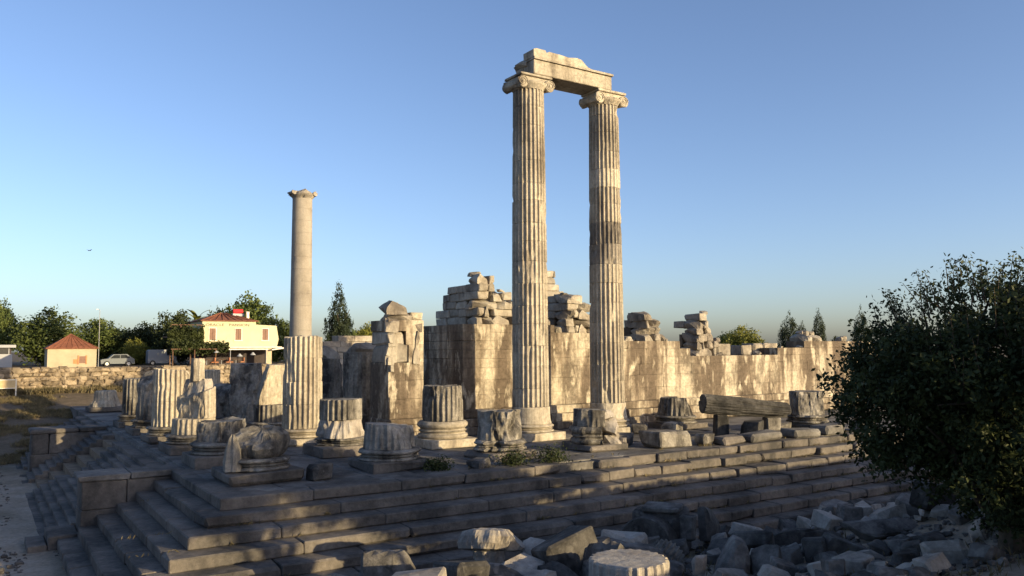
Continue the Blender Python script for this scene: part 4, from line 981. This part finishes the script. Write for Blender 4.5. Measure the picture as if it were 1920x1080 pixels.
SPEC = [((8.35, -15.2, -.95), (.85, .9, 1.25), 'stump', 1, 'upright pointed rock right of the fluted drum'),
        ((9.0, -15.7, -1.0), (.95, .8, 1.05), 'stump', 6, 'grooved rock leaning beside the upright pointed rock'),
        ((6.85, -15.4, -.75), (.42, .4, .5), 'pale', 4, 'small sunlit cube-like stone just right of the fluted drum'),
        ((7.25, -15.95, -.98), (1.2, .8, .45), 'pale', 7, 'pale tilted slab in front of the upright pointed rock'),
        ((11.4, -17.25, -.92), (1.3, .7, .5), 'pale', 2, 'sunlit ochre flake lying on the dark rubble under the tree'),
        ((13.2, -18.5, -.85), (1.3, .6, .4), 'pale', 5, 'pale flat slab at the lower right under the tree'),
        ((-1.5, -9.9, -1.6), (3.0, 1.7, 1.25), 'rubble', 0, 'wide dark slab with a sloping top in front of the corner steps'),
        ((.35, -10.2, -1.55), (1.9, 1.4, 1.35), 'rubble', 8, 'dark block in front of the steps carrying a broken block'),
        ((.5, -10.3, -.85), (1.3, .9, .75), 'rubble', 2, 'broken hollow block on top of the dark block before the steps'),
        ((4.0, -13.3, -1.25), (1.4, 1.0, 1.0), 'rubble', 3, 'grey block with a lit upper edge left of the fluted drum'),
        ((2.0, -11.6, -1.65), (1.5, 1.2, .9), 'rubble', 6, 'grey block left of the mushroom-shaped fragment'),
        ((13.0, -13.6, -1.35), (3.2, .9, .8), 'rubble', 4, 'long dark beam-like stone lying right of the upright rocks'),
        ((15.2, -15.2, -1.0), (2.8, .8, .7), 'rubble', 7, 'long dark slab under the low branches of the tree'),
        ((2.6, -12.6, -1.15), (1.3, .8, .9), 'rubble', 5, 'dark wedge-shaped stone in front of the mushroom-shaped fragment'),
        ((1.3, -12.2, -1.25), (1.1, .9, .8), 'rubble', 7, 'dark rough stone at the bottom edge below the hollow block'),
        ((3.1, -13.6, -1.1), (.9, .7, .7), 'pale', 0, 'small pale stone with a sunlit edge at the bottom edge left of the drum'),
        ((-.4, -11.2, -1.45), (1.5, .9, .9), 'rubble', 2, 'dark stone between the wide slab and the hollow block'),
        ((10.2, -15.4, -1.15), (.9, .7, .8), 'rubble', 1, 'dark angular stone right of the grooved rock')]
for loc, size, mt, k, lab in SPEC:
    mt2 = 'pale' if mt == 'pale' else 'rubble'
    tag(rock('rubble_stone', mt2, loc, size, rr_.uniform(-.5, .5), .12, None, rr_, k), lab, 'stone', GR)
taken = [(l[0], l[1], max(s[0], s[1]) * .55) for l, s, *_ in SPEC] + [(4.75, -15.1, 1.25), (3.35, -10.9, 1.1), (9.7, -10.9, 1.2), (TX, TY, .7), (7.4, -13.4, .7)]
LAND = [(4.75, -15.1, 'round the upright fluted drum'), (3.35, -10.9, 'round the mushroom-shaped fragment'), (9.7, -10.9, 'round the tall notched block'), (8.35, -15.2, 'beside the upright pointed rock'),
        (12.2, -19.9, 'at the foot of the big tree'), (-1.2, -8.9, 'before the corner of the steps'), (.7, -9.2, 'by the broken hollow block'), (13.0, -13.6, 'near the long beam-like stone'), (15.2, -15.2, 'near the long slab under the branches'),
        (6.5, -10.2, 'at the foot of the middle steps'), (14.0, -9.8, 'at the foot of the steps behind the notched block'), (19.0, -10.0, 'at the foot of the steps left of the tree'), (19.5, -14.0, 'behind the big tree'), (11.4, -17.2, 'round the sunlit ochre flake'), (7.0, -12.4, 'between the drum and the notched block'), (1.2, -13.5, 'at the bottom edge left of the drum'), (22, -9.5, 'at the far end of the steps')]
BLK = []
for k in range(10):                                # squared blocks with broken edges
    pr_ = []
    for mt in ('rubble', 'pale'):
        q = random.Random(300 + k); v, f = chamfer_box(1, 1, 1, .05, .09, .5, q); me = mesh('rock', v, f); me.materials.append(M[mt]); pr_.append(me)
    BLK.append(pr_)
n = 0; tries = 0
while n < 250 and tries < 12000:
    tries += 1
    x = rr_.uniform(-3, 25); y = rr_.uniform(-20.5, -9.9)
    if y < -30.56 + .41 * (x + 8.76) or (x < 6 and y < -17.5): continue
    s = rr_.choice((.3, .4, .5, .65, .85, 1.1))
    if y < -16.5: s = min(s, .6)
    if any((x - a) ** 2 + (y - b) ** 2 < (c + s * .30) ** 2 for a, b, c in taken): continue
    taken.append((x, y, s * .33))
    dims = (s * rr_.uniform(.9, 1.7), s * rr_.uniform(.7, 1.1), s * rr_.uniform(.45, .95)); pale = rr_.random() < .28 and s < 1
    if rr_.random() < .5:
        o = rock('rubble_stone', 'pale' if pale else 'rubble', (x, y, z_(x, y) + s * rr_.uniform(.15, .35)), dims, rr_.uniform(0, 6.3), .35, None, rr_)
    else:
        me = BLK[rr_.randrange(len(BLK))][1 if pale else 0]
        o = ob('rubble_stone', me, None, None, (x, y, z_(x, y) + rr_.uniform(-.1, .15) * s), (rr_.uniform(-.4, .4), rr_.uniform(-.4, .4), rr_.uniform(0, 6.3)), dims)
    near = min(LAND, key=lambda q: (q[0] - x) ** 2 + (q[1] - y) ** 2)[2]
    d3 = o.scale; shp = 'flat' if d3.z < .55 * d3.x and d3.z < .75 * d3.y else ('long' if d3.x > 1.75 * d3.y else 'blocky')
    siz = 'small' if s < .45 else ('large' if s > .8 else 'middling')
    tag(o, '%s %s %s marble fragment %s' % (siz, shp, 'pale' if pale else 'grey', near), 'stone', GR); n += 1
m = 0
while m < 30 and tries < 20000:                    # the larger stones on the shoulder of the bank
    tries += 1; x = rr_.uniform(-2.8, 7.5); y = rr_.uniform(-13.6, -10.9); s = rr_.uniform(.75, 1.25)
    if any((x - a) ** 2 + (y - b) ** 2 < (c * .8 + s * .28) ** 2 for a, b, c in taken if c > .3): continue
    taken.append((x, y, s * .42)); pale = rr_.random() < .3; dims = (s * rr_.uniform(1.0, 1.5), s * rr_.uniform(.8, 1.1), s * rr_.uniform(.8, 1.15))
    if m % 2: o = rock('rubble_stone', 'pale' if pale else 'rubble', (x, y, z_(x, y) + dims[2] * .38), dims, rr_.uniform(0, 6.3), .25, None, rr_)
    else: o = ob('rubble_stone', BLK[rr_.randrange(10)][1 if pale else 0], None, None, (x, y, z_(x, y) - .05), (rr_.uniform(-.25, .25), rr_.uniform(-.25, .25), rr_.uniform(0, 6.3)), dims)
    near = min(LAND, key=lambda q: (q[0] - x) ** 2 + (q[1] - y) ** 2)[2]
    tag(o, 'bulky %s %s marble block %s' % ('pale' if pale else 'grey', 'rough' if m % 2 else 'squared', near), 'stone', GR); m += 1
parts = []
for _ in range(2600):
    x = rr_.uniform(-4, 26); y = rr_.uniform(-21, -9.2); s = rr_.uniform(.05, .2)
    parts.append(chamfer_box(s * 1.4, s, s * .8, s * .15, s * .15, .4, rr_, (x, y, z_(x, y) - .02)))
v, f = join(parts); o = ob('stone_chips', mesh('stone_chips', v, f), 'rubble'); o['kind'] = 'stuff'; o['label'] = 'small grey stone chips scattered between the rubble blocks'

parts = []
for _ in range(5200):
    x = rr_.uniform(-16, -5.6); y = rr_.uniform(-9, 40) if rr_.random() < .6 else rr_.uniform(-6, 18); s = rr_.uniform(.02, .09) if rr_.random() < .95 else rr_.uniform(.1, .2)
    if nz(x * .5, y * .3, 6) < -.12 or x > -7.2 and 4.3 < y < 41: continue
    parts.append(chamfer_box(s * 1.4, s, s * .7, s * .15, s * .15, .4, rr_, (x, y, z_(x, y) - s * .15)))
v, f = join(parts); o = ob('gravel', mesh('gravel', v, f), 'rubble'); o['kind'] = 'stuff'; o['label'] = 'loose gravel and stone chips on the earth before the stairs'
# ------------------------------------------------------------------ weeds and shrubs
def tufts(n, area, size, seed, zoff=0.0):
    rs = np.random.RandomState(seed); P, D = [], []
    while len(P) < n:
        x = rs.uniform(area[0], area[1]); y = rs.uniform(area[2], area[3])
        if nz(x * .35, y * .35, seed) + .25 * nz(x * 1.3, y * 1.3, seed) < -.02: continue
        z = terrain(x, y) + zoff
        for _ in range(7): P.append((x + rs.normal() * .12, y + rs.normal() * .12, z + size * .35)); D.append((rs.normal() * .5, rs.normal() * .5, 1.3))
    return leaves(np.array(P), size, .12, rs, 0, np.array(D))
Q = np.concatenate([tufts(60000, (-22, -1, 32, 61), .36, 1), tufts(5000, (-22, 14, 58.5, 60.9), .75, 2), tufts(3000, (-12, 24, -24, -9.3), .30, 3)])
wp, wd = [], []; rs = np.random.RandomState(12)
for _ in range(420):
    k = rs.randint(0, 7); x = rs.uniform(-6, 34) if rs.rand() < .3 else rs.uniform(8, 34)
    if nz(x * .4, k * 3.1, 2) < -.05: continue
    for _ in range(6): wp.append((x + rs.normal() * .12, NY - TN * (k - 1) - .05 + rs.normal() * .03, -H * k + .07)); wd.append((rs.normal() * .6, rs.normal() * .6 - .3, 1.0))
Q = np.concatenate([Q, leaves(np.array(wp), .2, .16, rs, 0, np.array(wd))])
o = ob('dry_grass', quads('dry_grass', Q), 'weed'); o['kind'] = 'stuff'; o['label'] = 'dry grass and weeds on the slopes around the ruin'
for k, (x, y, z, r, lab) in enumerate(((9.8, -2.2, 0, .6, 'dark weedy shrub left of the square battered stump'), (11.6, -2.5, 0, .7, 'dark weedy shrub in front of the square battered stump'), (6.6, -1.7, 0, .5, 'small weedy shrub on the crumbling base of the low dark stump'))):
    t = thing('low_shrub', lab, 'shrub', (x, y, z), 0, 'shrubs growing on the platform'); rs = np.random.RandomState(70 + k)
    P = rs.normal(size=(900, 3)) * np.array([r * .5, r * .45, r * .28]) + np.array([0, 0, r * .35]); P[:, 2] = np.abs(P[:, 2])
    ob('foliage', quads('foliage', leaves(P, .12, .4, rs, .3)), 'leafd', t); ob('stem', mesh('stem', *join([tube((0, 0, 0), (.3 * math.cos(a), .3 * math.sin(a), .4), .02, .008, 5) for a in (0, 2, 4)])), 'bark', t)
# a bird in the sky on the left
bd_ = thing('flying_bird', 'tiny dark bird in the sky over the village', 'bird', (1.17, 69.85, 15.89), .6)
v, f = tube((-.16, 0, 0), (.16, 0, .02), .05, .02, 8)
ob('body', mesh('body', v, f), 'rubber', bd_)
for s in (-1, 1): ob('wing', mesh('wing', [(.08, s * .03, .02), (-.08, s * .03, .02), (-.06, s * .38, .12), (.02, s * .36, .12), (.08, s * .03, .0), (-.08, s * .03, .0), (-.06, s * .38, .11), (.02, s * .36, .11)], [[0, 1, 2, 3], [7, 6, 5, 4], [0, 3, 7, 4], [1, 0, 4, 5], [2, 1, 5, 6], [3, 2, 6, 7]]), 'rubber', bd_)
